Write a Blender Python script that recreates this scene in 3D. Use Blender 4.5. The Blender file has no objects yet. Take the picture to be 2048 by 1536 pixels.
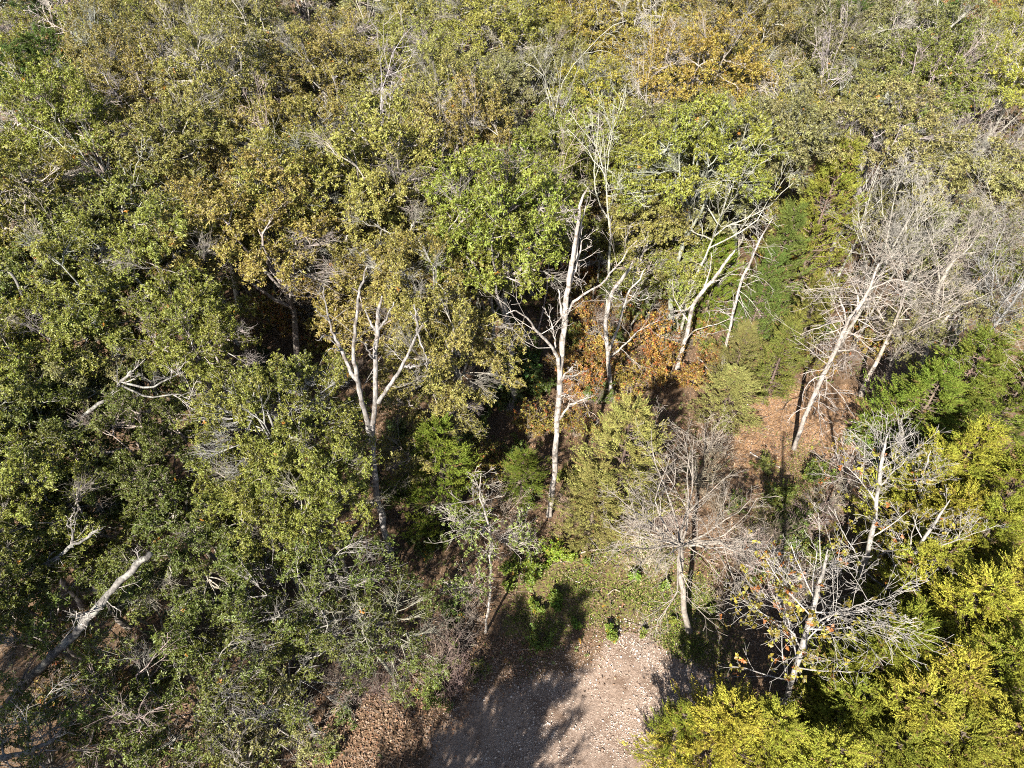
import bpy, math, random
import numpy as np
from mathutils import Vector

# ------------------------------------------------------------------ camera, sky, sun, exposure
sc = bpy.context.scene
CAM_H, PITCH, FPX = 30.0, math.radians(45.5), 1365.0
cam_data = bpy.data.cameras.new('camera')
cam_data.sensor_width = 36.0
cam_data.lens = 36.0 * FPX / 2048.0
cam_data.clip_end = 3000.0
cam = bpy.data.objects.new('camera', cam_data)
cam.location = (0, 0, CAM_H)
cam.rotation_euler = (math.pi / 2 - PITCH, 0, 0)
sc.collection.objects.link(cam)
sc.camera = cam

SUN_EL, SUN_AZ = math.radians(38.0), math.radians(24.0)      # sun stands behind the camera, 24 degrees to its left
sun_dir = Vector((-math.sin(SUN_AZ) * math.cos(SUN_EL), -math.cos(SUN_AZ) * math.cos(SUN_EL), math.sin(SUN_EL)))
world = bpy.data.worlds.new('World')
sc.world = world
world.use_nodes = True
wn = world.node_tree
bg = wn.nodes['Background']
sky = wn.nodes.new('ShaderNodeTexSky')
sky.sky_type = 'NISHITA'
sky.sun_disc = False
sky.sun_elevation = SUN_EL
sky.sun_rotation = math.atan2(sun_dir.x, sun_dir.y)
wn.links.new(sky.outputs[0], bg.inputs[0])
bg.inputs[1].default_value = 0.05
sun_data = bpy.data.lights.new('sun', 'SUN')
sun_data.energy = 5.0
sun_data.angle = math.radians(0.55)
sun_data.color = (1.0, 0.93, 0.82)
sun = bpy.data.objects.new('sun', sun_data)
sun.rotation_euler = sun_dir.to_track_quat('Z', 'Y').to_euler()
sun.location = (-20, -40, 60)
sc.collection.objects.link(sun)
sc.view_settings.view_transform = 'Standard'
sc.view_settings.look = 'None'
sc.view_settings.gamma = 1.0
sc.view_settings.exposure = 2.03
sc.cycles.max_bounces = 2
sc.cycles.diffuse_bounces = 1
sc.cycles.glossy_bounces = 2
sc.cycles.transmission_bounces = 2
sc.cycles.use_denoising = False
sc.cycles.filter_width = 1.05

# ------------------------------------------------------------------ picture <-> place
SP, CP = math.sin(PITCH), math.cos(PITCH)
def ray(px, py):
    x, y = (px - 1024) / FPX, (768 - py) / FPX
    return np.array([x, CP + y * SP, -SP + y * CP])
def at(px, py, z=0.0):
    d = ray(px, py); t = (z - CAM_H) / d[2]
    return np.array([0, 0, CAM_H]) + d * t
def atY(px, py, Y):
    d = ray(px, py); t = Y / d[1]
    return np.array([0, 0, CAM_H]) + d * t
def project(p):
    x, y, z = p[0], p[1], p[2] - CAM_H
    dep = y * CP - z * SP
    return 1024 + FPX * x / dep, 768 - FPX * (y * SP + z * CP) / dep

# ------------------------------------------------------------------ mesh helpers
C = sc.collection
def mesh_from(name, V, F, var=None, smooth=False):
    V = np.ascontiguousarray(V, dtype=np.float32); F = np.ascontiguousarray(F, dtype=np.int32)
    me = bpy.data.meshes.new(name)
    n, k = F.shape
    me.vertices.add(len(V)); me.vertices.foreach_set('co', V.ravel())
    me.loops.add(n * k); me.loops.foreach_set('vertex_index', F.ravel())
    me.polygons.add(n)
    me.polygons.foreach_set('loop_start', np.arange(0, n * k, k, dtype=np.int32))
    me.polygons.foreach_set('loop_total', np.full(n, k, dtype=np.int32))
    if smooth:
        me.polygons.foreach_set('use_smooth', np.ones(n, dtype=bool))
    if var is not None:
        a = me.attributes.new('var', 'FLOAT_COLOR', 'POINT')
        c = np.ones((len(V), 4), dtype=np.float32); c[:, :3] = var
        a.data.foreach_set('color', c.ravel())
    me.update(calc_edges=True)
    return me
def norm(v):
    return v / np.maximum(np.linalg.norm(v, axis=-1, keepdims=True), 1e-9)
def unit(rng, n):
    return norm(rng.normal(size=(n, 3)))

def tubes(P, R, S=5, rng=None):
    """P (N,K,3), R (N,K) -> verts, quads"""
    P = np.asarray(P, float); R = np.asarray(R, float)
    N, K = R.shape
    T = np.empty_like(P)
    T[:, 1:-1] = P[:, 2:] - P[:, :-2]; T[:, 0] = P[:, 1] - P[:, 0]; T[:, -1] = P[:, -1] - P[:, -2]
    T = norm(T)
    D = norm(P[:, -1] - P[:, 0])
    ref = np.where(np.abs(D[:, 2:3]) > 0.8, np.array([[1.0, 0.13, 0.0]]), np.array([[0.05, 0.1, 1.0]]))
    n = norm(ref[:, None, :] - T * np.sum(ref[:, None, :] * T, -1, keepdims=True))
    b = np.cross(T, n)
    a = np.arange(S) * 2 * math.pi / S
    V = P[:, :, None, :] + R[:, :, None, None] * (n[:, :, None, :] * np.cos(a)[None, None, :, None] + b[:, :, None, :] * np.sin(a)[None, None, :, None])
    idx = np.arange(N * K * S).reshape(N, K, S)
    i0 = idx[:, :-1]; i1 = idx[:, 1:]
    F = np.stack([i0, np.roll(i0, -1, 2), np.roll(i1, -1, 2), i1], -1).reshape(-1, 4)
    return V.reshape(-1, 3), F

class Tubes:
    def __init__(self): self.V, self.F, self.n = [], [], 0
    def add(self, P, R, S=5):
        if len(P) == 0: return
        V, F = tubes(P, R, S); self.V.append(V); self.F.append(F + self.n); self.n += len(V)
    def mesh(self, name): return mesh_from(name, np.concatenate(self.V), np.concatenate(self.F), smooth=True)

def resample(pts, K):
    pts = np.asarray(pts, float)
    if len(pts) == 2: return pts[0] + (pts[1] - pts[0]) * np.linspace(0, 1, K)[:, None]
    ext = np.concatenate([[2 * pts[0] - pts[1]], pts, [2 * pts[-1] - pts[-2]]])
    out = []
    for u in np.linspace(0, len(pts) - 1 - 1e-6, K):
        i = int(u); t = u - i
        p0, p1, p2, p3 = ext[i], ext[i + 1], ext[i + 2], ext[i + 3]
        out.append(.5 * (2 * p1 + (p2 - p0) * t + (2 * p0 - 5 * p1 + 4 * p2 - p3) * t * t + (3 * p1 - p0 - 3 * p2 + p3) * t ** 3))
    return np.array(out)

def sample(P, R, i, t):
    K = P.shape[1]; u = t * (K - 1); j = np.minimum(u.astype(int), K - 2); f = (u - j)[:, None]
    p = P[i, j] * (1 - f) + P[i, j + 1] * f
    r = R[i, j] * (1 - f[:, 0]) + R[i, j + 1] * f[:, 0]
    return p, r, norm(P[i, j + 1] - P[i, j])

def spawn(rng, P, R, n, tr=(.25, 1.0), ang=(30, 60), lr=(.35, .6), K=4, up=.12, wob=.18, rr=.6, tip=.35, taper=.5, flat=0.0, length=None):
    """n children on every polyline"""
    N = len(P); L = np.linalg.norm(np.diff(P, axis=1), axis=2).sum(1)
    i = np.repeat(np.arange(N), n)
    t = tr[0] + (tr[1] - tr[0]) * ((np.tile(np.arange(n), N) + rng.random(N * n)) / n)
    t = np.clip(t, 0, .999)
    p, r, d = sample(P, R, i, t)
    perp = norm(np.cross(d, unit(rng, N * n)))
    if flat: perp[:, 2] *= (1 - flat); perp = norm(perp)
    a = np.radians(rng.uniform(ang[0], ang[1], N * n))[:, None]
    dr = norm(d * np.cos(a) + perp * np.sin(a))
    ln = (L[i] if length is None else length) * rng.uniform(lr[0], lr[1], N * n) * (1 - taper * t)
    Q = np.empty((N * n, K, 3)); Q[:, 0] = p
    for k in range(1, K):
        dr = norm(dr + np.array([0, 0, up]) + wob * rng.normal(size=dr.shape))
        Q[:, k] = Q[:, k - 1] + dr * (ln / (K - 1))[:, None]
    r0 = np.maximum(r * rr, .004)
    RR = r0[:, None] * np.linspace(1, tip, K)[None]
    return Q, RR

def leaves(rng, pos, axis, nrm, ln, wd, fold=.25, droop=.2):
    N = len(pos)
    axis = norm(axis); side = norm(np.cross(nrm, axis)); nn = np.cross(axis, side)
    ln = ln[:, None]; wd = wd[:, None]
    V = np.empty((N, 4, 3))
    V[:, 0] = pos
    mid = pos + axis * ln * .55
    V[:, 1] = mid + side * wd * .5 + nn * wd * fold
    V[:, 2] = pos + axis * ln - nn * ln * droop
    V[:, 3] = mid - side * wd * .5 + nn * wd * fold
    b = np.arange(N)[:, None] * 4
    F = np.stack([b + [0, 1, 2], b + [0, 2, 3]], 1).reshape(-1, 3)
    return V.reshape(-1, 3), F

def rosettes(rng, pos, d, m, ln=(.09, .14), wd=.45, pol=(30, 90), clump=None, special=None, fold=.25, droop=.2):
    N = len(pos); d = norm(d)
    u = norm(np.cross(d, unit(rng, N))); v = np.cross(d, u)
    i = np.repeat(np.arange(N), m)
    ph = (np.tile(np.arange(m), N) * 2.4 + rng.random(N * m) * .9 + np.repeat(rng.random(N) * 6.28, m))
    th = np.radians(rng.uniform(pol[0], pol[1], N * m))
    rad = u[i] * np.cos(ph)[:, None] + v[i] * np.sin(ph)[:, None]
    ax = d[i] * np.cos(th)[:, None] + rad * np.sin(th)[:, None]
    nr = d[i] * np.sin(th)[:, None] - rad * np.cos(th)[:, None] + .25 * rng.normal(size=(N * m, 3))
    L = rng.uniform(ln[0], ln[1], N * m)
    V, F = leaves(rng, pos[i] + rng.normal(size=(N * m, 3)) * .02, ax, norm(nr), L, L * wd * rng.uniform(.8, 1.2, N * m), fold, droop)
    var = np.empty((N * m, 3)); var[:, 0] = rng.random(N * m)
    var[:, 1] = clump[i] if clump is not None else rng.random(N)[i]
    var[:, 2] = special[i] if special is not None else rng.random(N)[i]
    return V, F, np.repeat(var, 4, 0)

# ------------------------------------------------------------------ materials
MATS = {}
def new_mat(name):
    m = bpy.data.materials.new(name); m.use_nodes = True
    nt = m.node_tree; nt.nodes.clear()
    MATS[name] = m
    return m, nt, nt.nodes.new, nt.links.new
def math_node(N, Lk, op, a, b, clamp=False):
    n = N('ShaderNodeMath'); n.operation = op; n.use_clamp = clamp
    for s, x in zip(n.inputs, (a, b)):
        if isinstance(x, (int, float)): s.default_value = x
        else: Lk(x, s)
    return n.outputs[0]
def mixc(N, Lk, f, a, b, mode='MIX'):
    n = N('ShaderNodeMix'); n.data_type = 'RGBA'; n.blend_type = mode
    for s, x in ((n.inputs['Factor'], f), (n.inputs[6], a), (n.inputs[7], b)):
        if isinstance(x, (int, float)): s.default_value = x
        elif isinstance(x, tuple): s.default_value = (*x, 1)
        else: Lk(x, s)
    return n.outputs[2]
def noise(N, Lk, co, scale, detail=4, rough=.6):
    n = N('ShaderNodeTexNoise'); n.inputs['Scale'].default_value = scale
    n.inputs['Detail'].default_value = detail; n.inputs['Roughness'].default_value = rough
    if co is not None: Lk(co, n.inputs['Vector'])
    return n.outputs[0]
def ramp(N, Lk, f, a, b):
    n = N('ShaderNodeMapRange'); n.inputs[1].default_value = a; n.inputs[2].default_value = b
    Lk(f, n.inputs[0]); return n.outputs[0]

def leaf_material(name, special=(.32, .15, .03), thr=.9985, hue=.04, trans=.3, rough=.42, spec=.32, val=(.55, .95), second=None):
    m, nt, N, Lk = new_mat(name)
    oi = N('ShaderNodeObjectInfo'); at_ = N('ShaderNodeAttribute'); at_.attribute_name = 'var'
    sep = N('ShaderNodeSeparateColor'); Lk(at_.outputs['Color'], sep.inputs[0])
    r, g, b = sep.outputs
    col = oi.outputs['Color']
    if second: col = mixc(N, Lk, math_node(N, Lk, 'MULTIPLY', ramp(N, Lk, g, .45, 1.0), .7), col, second)
    hs = N('ShaderNodeHueSaturation')
    Lk(math_node(N, Lk, 'ADD', math_node(N, Lk, 'MULTIPLY', math_node(N, Lk, 'ADD', r, math_node(N, Lk, 'MULTIPLY', g, .7)), hue), .5 - hue * .85), hs.inputs['Hue'])
    Lk(math_node(N, Lk, 'ADD', math_node(N, Lk, 'MULTIPLY', r, val[1]), val[0]), hs.inputs['Value'])
    Lk(col, hs.inputs['Color'])
    col = mixc(N, Lk, math_node(N, Lk, 'GREATER_THAN', b, thr), hs.outputs[0], special)
    p = N('ShaderNodeBsdfPrincipled'); Lk(col, p.inputs['Base Color'])
    p.inputs['Roughness'].default_value = rough; p.inputs['Specular IOR Level'].default_value = spec
    t = N('ShaderNodeBsdfTranslucent'); Lk(mixc(N, Lk, 1.0, col, (1.0, .95, .55), 'MULTIPLY'), t.inputs[0])
    mx = N('ShaderNodeMixShader'); mx.inputs[0].default_value = trans
    Lk(p.outputs[0], mx.inputs[1]); Lk(t.outputs[0], mx.inputs[2])
    o = N('ShaderNodeOutputMaterial'); Lk(mx.outputs[0], o.inputs[0])
    return m
def bark_material(name, lichen=(.50, .52, .44), amount=.35, lo=.3, hi=1.3):
    m, nt, N, Lk = new_mat(name)
    oi = N('ShaderNodeObjectInfo'); tc = N('ShaderNodeTexCoord')
    mp = N('ShaderNodeMapping'); mp.inputs['Scale'].default_value = (1, 1, .3); Lk(tc.outputs['Object'], mp.inputs[0])
    n1 = noise(N, Lk, mp.outputs[0], 11, 6, .75); n2 = noise(N, Lk, tc.outputs['Object'], 3.2, 5, .65); n3 = noise(N, Lk, tc.outputs['Object'], 1.3, 3, .6)
    v = math_node(N, Lk, 'ADD', math_node(N, Lk, 'MULTIPLY', ramp(N, Lk, n1, .36, .64), hi - lo), lo)
    v = math_node(N, Lk, 'MULTIPLY', v, math_node(N, Lk, 'ADD', math_node(N, Lk, 'MULTIPLY', ramp(N, Lk, n3, .35, .6), .5), .6))
    hs = N('ShaderNodeHueSaturation'); Lk(oi.outputs['Color'], hs.inputs['Color']); Lk(v, hs.inputs['Value'])
    col = mixc(N, Lk, math_node(N, Lk, 'MULTIPLY', ramp(N, Lk, n2, .52, .60), amount), hs.outputs[0], lichen)
    p = N('ShaderNodeBsdfPrincipled'); Lk(col, p.inputs['Base Color'])
    p.inputs['Roughness'].default_value = .85; p.inputs['Specular IOR Level'].default_value = .2
    bp = N('ShaderNodeBump'); bp.inputs['Strength'].default_value = .6; bp.inputs['Distance'].default_value = .03
    Lk(n1, bp.inputs['Height']); Lk(bp.outputs[0], p.inputs['Normal'])
    o = N('ShaderNodeOutputMaterial'); Lk(p.outputs[0], o.inputs[0])
    return m
def plain_material(name, attr=True, rough=.9, cols=((.1, .07, .04), (.3, .2, .12))):
    m, nt, N, Lk = new_mat(name)
    at_ = N('ShaderNodeAttribute'); at_.attribute_name = 'var'
    p = N('ShaderNodeBsdfPrincipled'); p.inputs['Roughness'].default_value = rough; p.inputs['Specular IOR Level'].default_value = .25
    Lk(at_.outputs['Color'], p.inputs['Base Color'])
    o = N('ShaderNodeOutputMaterial'); Lk(p.outputs[0], o.inputs[0])
    return m
leaf_material('oak_leaf')
leaf_material('shrub_leaf', special=(.35, .2, .03), thr=.97, hue=.05)
leaf_material('gum_leaf', special=(.26, .10, .03), thr=.86, hue=.06, trans=.35, second=(.27, .16, .03))
leaf_material('cedar_spray', special=(.17, .11, .05), thr=.955, hue=.035, trans=.2, rough=.7, spec=.12, val=(.5, 1.0))
leaf_material('vine_leaf', special=(.24, .075, .025), thr=.88, hue=.06, second=(.22, .13, .03))
bark_material('oak_bark', lichen=(.24, .245, .205), amount=.5)
bark_material('grey_bark', lichen=(.21, .21, .185), amount=.75, lo=.25, hi=1.5)
bark_material('dead_wood', lichen=(.085, .07, .058), amount=.8, lo=.35, hi=1.3)
bark_material('gum_bark', lichen=(.22, .195, .165), amount=.4, lo=.45, hi=1.2)
bark_material('cedar_bark', lichen=(.2, .16, .12), amount=.3)
plain_material('litter'); plain_material('stone')

# ------------------------------------------------------------------ objects
def tag(o, label, cat, group=None):
    o['label'] = label; o['category'] = cat
    if group: o['group'] = group
def obj(name, me, mat=None, parent=None, color=None):
    o = bpy.data.objects.new(name, me); C.objects.link(o)
    if mat and not me.materials: me.materials.append(MATS[mat])
    if parent is not None: o.parent = parent
    if color: o.color = (*color, 1)
    return o
def empty(name, loc=(0, 0, 0)):
    e = bpy.data.objects.new(name, None); e.empty_display_size = .3
    e.location = loc; C.objects.link(e)
    return e
def plant(proto, name, label, cat, loc, rz=0, s=(1, 1, 1), leaf=None, bark=None, group=None, tilt=(0, 0)):
    """a new thing from a prototype: list of (part name, mesh, material, is_leaf, subparts)"""
    e = empty(name, (float(loc[0]), float(loc[1]), float(loc[2]) if len(loc) > 2 else 0))
    e.rotation_euler = (tilt[0], tilt[1], rz); e.scale = s
    tag(e, label, cat, group)
    for pn, me, mat, is_leaf, subs in proto:
        o = obj(pn, me, mat, e, leaf if is_leaf else bark)
        for sn, sm, smat, sl, stuff in subs:
            q = obj(sn, sm, smat, o, leaf if sl else bark)
            if stuff: q['kind'] = 'stuff'
    return e

# ------------------------------------------------------------------ tree prototypes
def make_oak(seed, H=13.5, R=3.9, rv=2.7, nclump=62, twigs=22, ros=5, m=7, bare=.14, ln=(.09, .145), wd=.46, mainr=.1, trunkr=.2, rc=.215, leafmat='oak_leaf', sp_rate=.5):
    rng = np.random.default_rng(seed)
    zc = H - rv
    # trunk with a wandering leader
    K = 9
    lead = np.stack([np.cumsum(rng.normal(size=K) * .14), np.cumsum(rng.normal(size=K) * .14), np.linspace(-.4, zc + .35 * rv, K)], 1)
    lead[0, :2] *= 0
    TR = np.linspace(trunkr, .06, K); TR[0] = trunkr * 1.35
    M = 7
    mains, mr = [], []
    for k in range(M):
        z0 = rng.uniform(.40, .62) * H
        u = (z0 + .4) / (lead[-1, 2] + .4) * (K - 1); j = int(u); p0 = lead[j] + (lead[min(j + 1, K - 1)] - lead[j]) * (u - j)
        az = 6.283 * (k + rng.uniform(-.3, .3)) / M; el = rng.uniform(.1, 1.1)
        end = np.array([0, 0, zc]) + np.array([math.cos(az) * math.cos(el) * R, math.sin(az) * math.cos(el) * R, math.sin(el) * rv]) * rng.uniform(.5, .72)
        mid = (p0 + end) / 2 + np.array([0, 0, .12 * R]) * rng.uniform(-.6, 1) + rng.normal(size=3) * .25
        P = resample([p0, mid, end], 7); P[1:-1] += rng.normal(size=(5, 3)) * .07
        mains.append(P); mr.append(np.linspace(mainr * rng.uniform(.7, 1.1), .028 * mainr / .1 + .004, 7))
    mains = np.array(mains); mr = np.array(mr)
    # leaf clumps on a lumpy dome
    cs = []
    tries = 0
    while len(cs) < nclump and tries < 9000:
        tries += 1
        d = norm(rng.normal(size=3))
        if d[2] < -.45: continue
        lump = 1 + .16 * math.sin(3.1 * d[0] + seed) + .14 * math.sin(4.3 * d[1] + 2.1 * seed) + .1 * math.sin(5 * d[2] + seed * .7)
        f = rng.uniform(.72, 1.0) if rng.random() < .72 else rng.uniform(.3, .72)
        c = np.array([0, 0, zc]) + d * np.array([R, R, rv]) * f * lump
        if all(np.linalg.norm(c - q) > .25 * R for q in cs): cs.append(c)
    cs = np.array(cs)
    cand = np.concatenate([mains[:, 2:].reshape(-1, 3), lead[5:]]); who = np.concatenate([np.repeat(np.arange(M), 5), np.full(K - 5, M)])
    dd = np.linalg.norm(cs[:, None] - cand[None], axis=2) + np.maximum(0, cand[None, :, 2] - cs[:, None, 2]) * .6
    j = dd.argmin(1); src = cand[j]; own = who[j]
    t = np.linspace(0, 1, 5)[None, :, None]
    ctrl = (src + cs) / 2 + np.array([0, 0, -.1]) + rng.normal(size=cs.shape) * .3
    S2 = src[:, None] * (1 - t) ** 2 + 2 * ctrl[:, None] * t * (1 - t) + cs[:, None] * t ** 2
    S2[:, 1:-1] += rng.normal(size=S2[:, 1:-1].shape) * .05
    R2 = np.linspace(.034 * mainr / .1 + .004, .013, 5)[None] * rng.uniform(.7, 1.3, len(cs))[:, None]
    # twigs
    n = len(cs); i = np.repeat(np.arange(n), twigs)
    p0, r0, _ = sample(S2, R2, i, rng.uniform(.35, 1, n * twigs).clip(0, .999))
    off = unit(rng, n * twigs) * (rng.random((n * twigs, 1)) ** .45) * np.array([1, 1, .72]) * rc * R * rng.uniform(.8, 1.25, n)[i][:, None]
    off[:, 2] += .12
    p2 = cs[i] + off
    mid = (p0 + p2) / 2 + rng.normal(size=p0.shape) * .1
    TW = np.stack([p0, mid, p2], 1)
    TWR = np.linspace(1, .45, 3)[None] * (.010 * rng.uniform(.7, 1.4, len(i)))[:, None]
    isbare = rng.random(n) < bare
    # leaf rosettes along leafy twigs
    keep = np.where(~isbare[i])[0]
    q = np.repeat(keep, ros)
    pp, _, dd2 = sample(TW, TWR, q, rng.uniform(.3, 1, len(q)) ** .7 * .999)
    pp = pp + rng.normal(size=pp.shape) * .09
    dirs = norm(dd2 + .5 * rng.normal(size=dd2.shape) + np.array([-.1, -.2, .45]))
    spec = rng.random(len(q)); 
    V, F, var = rosettes(rng, pp, dirs, m, ln, wd, (30, 95), clump=np.clip(rng.random(n)[i[q]] * .75 + .25 * rng.random(len(q)), 0, 1), special=spec * (1 if sp_rate else .9))
    crown = mesh_from('oak_crown', V, F, var)
    tw = Tubes(); tw.add(TW, TWR, 3)
    if isbare.any():
        bq, br = spawn(rng, TW[isbare[i]], TWR[isbare[i]], 3, (.3, 1), (25, 60), (.4, .8), 3, .05, .2, .7)
        tw.add(bq, br, 3)
    twm = tw.mesh('oak_twigs')
    tk = Tubes(); tk.add(lead[None], TR[None], 9)
    s = own == M
    tk.add(S2[s], R2[s], 5)
    parts = [('trunk', tk.mesh('oak_trunk'), 'oak_bark', False, [])]
    for k in range(M):
        b = Tubes(); b.add(mains[k:k + 1], mr[k:k + 1], 6); s = own == k
        if s.any(): b.add(S2[s], R2[s], 5)
        parts.append(('branch', b.mesh('oak_branch'), 'oak_bark', False, []))
    parts.append(('crown', crown, leafmat, True, [('twigs', twm, 'oak_bark', False, True)]))
    return parts

def make_cedar(seed, H=9.0, R=2.3, nb=120, npl=22, mb=20, low=.05, power=.92):
    rng = np.random.default_rng(seed)
    K = 8
    T = np.stack([np.cumsum(rng.normal(size=K) * .05), np.cumsum(rng.normal(size=K) * .05), np.linspace(-.3, H * .97, K)], 1)
    TR = np.linspace(.14, .02, K)
    z = H * (low + (.97 - low) * (np.arange(nb) + rng.random(nb)) / nb)
    az = np.arange(nb) * 2.39996 + rng.normal(size=nb) * .35
    prof = (1 - z / H) ** power * np.minimum(1, .55 + 1.6 * z / H) * R
    lump = 1 + .22 * np.sin(az * 3 + z * 1.3 + seed) + .15 * np.sin(az * 5 - z * 2.1)
    L = (prof * lump * rng.uniform(.75, 1.15, nb) + .22)
    d = np.stack([np.cos(az), np.sin(az), np.zeros(nb)], 1)
    base = np.stack([np.interp(z, T[:, 2], T[:, 0]), np.interp(z, T[:, 2], T[:, 1]), z], 1)
    rise = rng.uniform(.35, .75, nb)
    BP = np.stack([base + d * (L * t)[:, None] + np.array([0, 0, 1]) * (L * rise * t ** 1.4)[:, None] for t in np.linspace(0, 1, 5)], 1)
    BP[:, 1:] += rng.normal(size=BP[:, 1:].shape) * .05
    BR = np.linspace(.028, .008, 5)[None] * np.ones((nb, 1))
    # plumes: short feathery shoots all along the outer part of each branch
    q = np.repeat(np.arange(nb), npl)
    t = (rng.random(len(q)) ** .65 * .8 + .2).clip(0, .999)
    p, _, dr = sample(BP, BR, q, t)
    p = p + rng.normal(size=p.shape) * (.04 + .12 * (L[q] / R))[:, None] * np.array([1, 1, .7])
    ax = norm(dr * 1.2 + d[q] * .3 + np.array([0, 0, .5]) + .3 * rng.normal(size=p.shape))
    pl = rng.uniform(.3, .65, len(q))
    # blades along each plume
    i = np.repeat(np.arange(len(q)), mb)
    s = np.tile((np.arange(mb) + .5) / mb, len(q)) * 1.0
    u = norm(np.cross(ax, unit(rng, len(ax)))); v = np.cross(ax, u)
    ph = rng.random(len(i)) * 6.283
    rad = u[i] * np.cos(ph)[:, None] + v[i] * np.sin(ph)[:, None]
    th = np.radians(rng.uniform(20, 55, len(i)))[:, None]
    bax = ax[i] * np.cos(th) + rad * np.sin(th)
    pos = p[i] + ax[i] * (pl[i] * s)[:, None]
    Ln = rng.uniform(.08, .15, len(i)) * (1.25 - .8 * s)
    V, F = leaves(rng, pos, bax, norm(rad + .6 * rng.normal(size=rad.shape)), Ln, Ln * .32, .1, .05)
    var = np.empty((len(i), 3)); var[:, 0] = rng.random(len(i)) * .5 + .5 * rng.random(len(q))[i]; var[:, 1] = rng.random(nb)[q[i]]; var[:, 2] = rng.random(len(q))[i]
    crown = mesh_from('cedar_crown', V, F, np.repeat(var, 4, 0))
    tk = Tubes(); tk.add(T[None], TR[None], 8)
    bt = Tubes(); bt.add(BP, BR, 3)
    sh, shr = spawn(rng, BP, BR, 4, (.15, .8), (25, 55), (.25, .45), 3, .1, .15, .6); bt.add(sh, shr, 3)
    return [('trunk', tk.mesh('cedar_trunk'), 'cedar_bark', False, []),
            ('crown', crown, 'cedar_spray', True, [('branchlets', bt.mesh('cedar_branchlets'), 'cedar_bark', False, True)])]

def make_bare(seed, H=11.0, R=3.2, fork=.4, n1=9, n2=7, n3=6, n4=4, el=(25, 65), trunkr=.13, up=.1, wob=.16, thin=1.0, lean=.05, nleaf=0, leafmat='gum_leaf', lead=True, lsize=(.09, .14)):
    rng = np.random.default_rng(seed)
    K = 8; top = H * (.93 if lead else fork + .08)
    wk = .012 * top
    T = np.stack([np.cumsum(rng.normal(size=K) * wk + lean * rng.normal()), np.cumsum(rng.normal(size=K) * wk), np.linspace(-.3, top, K)], 1)
    T[:, :2] -= T[0, :2]
    TR = np.linspace(trunkr, trunkr * (.15 if lead else .7), K); TR[0] *= 1.3
    f = np.sort(rng.uniform(fork, .95 if lead else 1.0, n1)) if lead else np.full(n1, .97)
    L1, R1 = [], []
    for k in range(n1):
        p0, r0, _ = sample(T[None], TR[None], np.array([0]), np.array([min(f[k], .999)]))
        az = 2.4 * k + rng.uniform(-.4, .4); e = math.radians(rng.uniform(*el)); 
        ln = (R * (1.25 - .75 * (f[k] - fork) / (1 - fork)) if lead else R * rng.uniform(.8, 1.25)) / max(.45, math.cos(e)) * rng.uniform(.8, 1.15)
        dr = np.array([math.cos(az) * math.cos(e), math.sin(az) * math.cos(e), math.sin(e)]); pts = [p0[0]]
        for s in range(6):
            dr = norm(dr + np.array([0, 0, up]) + wob * rng.normal(size=3)); pts.append(pts[-1] + dr * ln / 6)
        L1.append(pts); R1.append(np.linspace(min(r0[0] * .6, .06) * thin, .011 * thin, 7))
    L1 = np.array(L1); R1 = np.array(R1)
    L2, R2 = spawn(rng, L1, R1, n2, (.15, 1), (25, 60), (.35, .65), 5, up * .7, wob, .65, .4)
    L3, R3 = spawn(rng, L2, R2, n3, (.15, 1), (25, 60), (.35, .7), 4, up * .5, wob, .7, .5)
    L4, R4 = spawn(rng, L3, R3, n4, (.15, 1), (25, 60), (.4, .75), 3, up * .4, wob, .75, .5)
    R3 = np.maximum(R3, .007 * thin); R4 = np.maximum(R4, .0055 * thin)
    tk = Tubes(); tk.add(T[None], TR[None], 8)
    parts = [('trunk', tk.mesh('bare_trunk'), 'gum_bark', False, [])]
    for k in range(n1):
        b = Tubes(); b.add(L1[k:k + 1], R1[k:k + 1], 6); b.add(L2[k * n2:(k + 1) * n2], R2[k * n2:(k + 1) * n2], 4)
        parts.append(('branch', b.mesh('bare_branch'), 'gum_bark', False, []))
    c = Tubes(); c.add(L3, R3, 3); c.add(L4, R4, 3)
    crown = c.mesh('bare_crown')
    subs = []
    if nleaf:
        q = rng.integers(0, len(L4), nleaf)
        low = L4[q][:, -1, 2]; q = q[low < np.percentile(low, 75)]
        pp, _, d = sample(L4, R4, q, rng.uniform(.3, .99, len(q)))
        V, F, var = rosettes(rng, pp, norm(d + rng.normal(size=d.shape) * .5), 4, lsize, .8, (40, 100))
        subs = [('foliage', mesh_from('bare_foliage', V, F, var), leafmat, True, False)]
    parts.append(('crown', crown, 'gum_bark', False, subs))
    return parts

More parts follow.
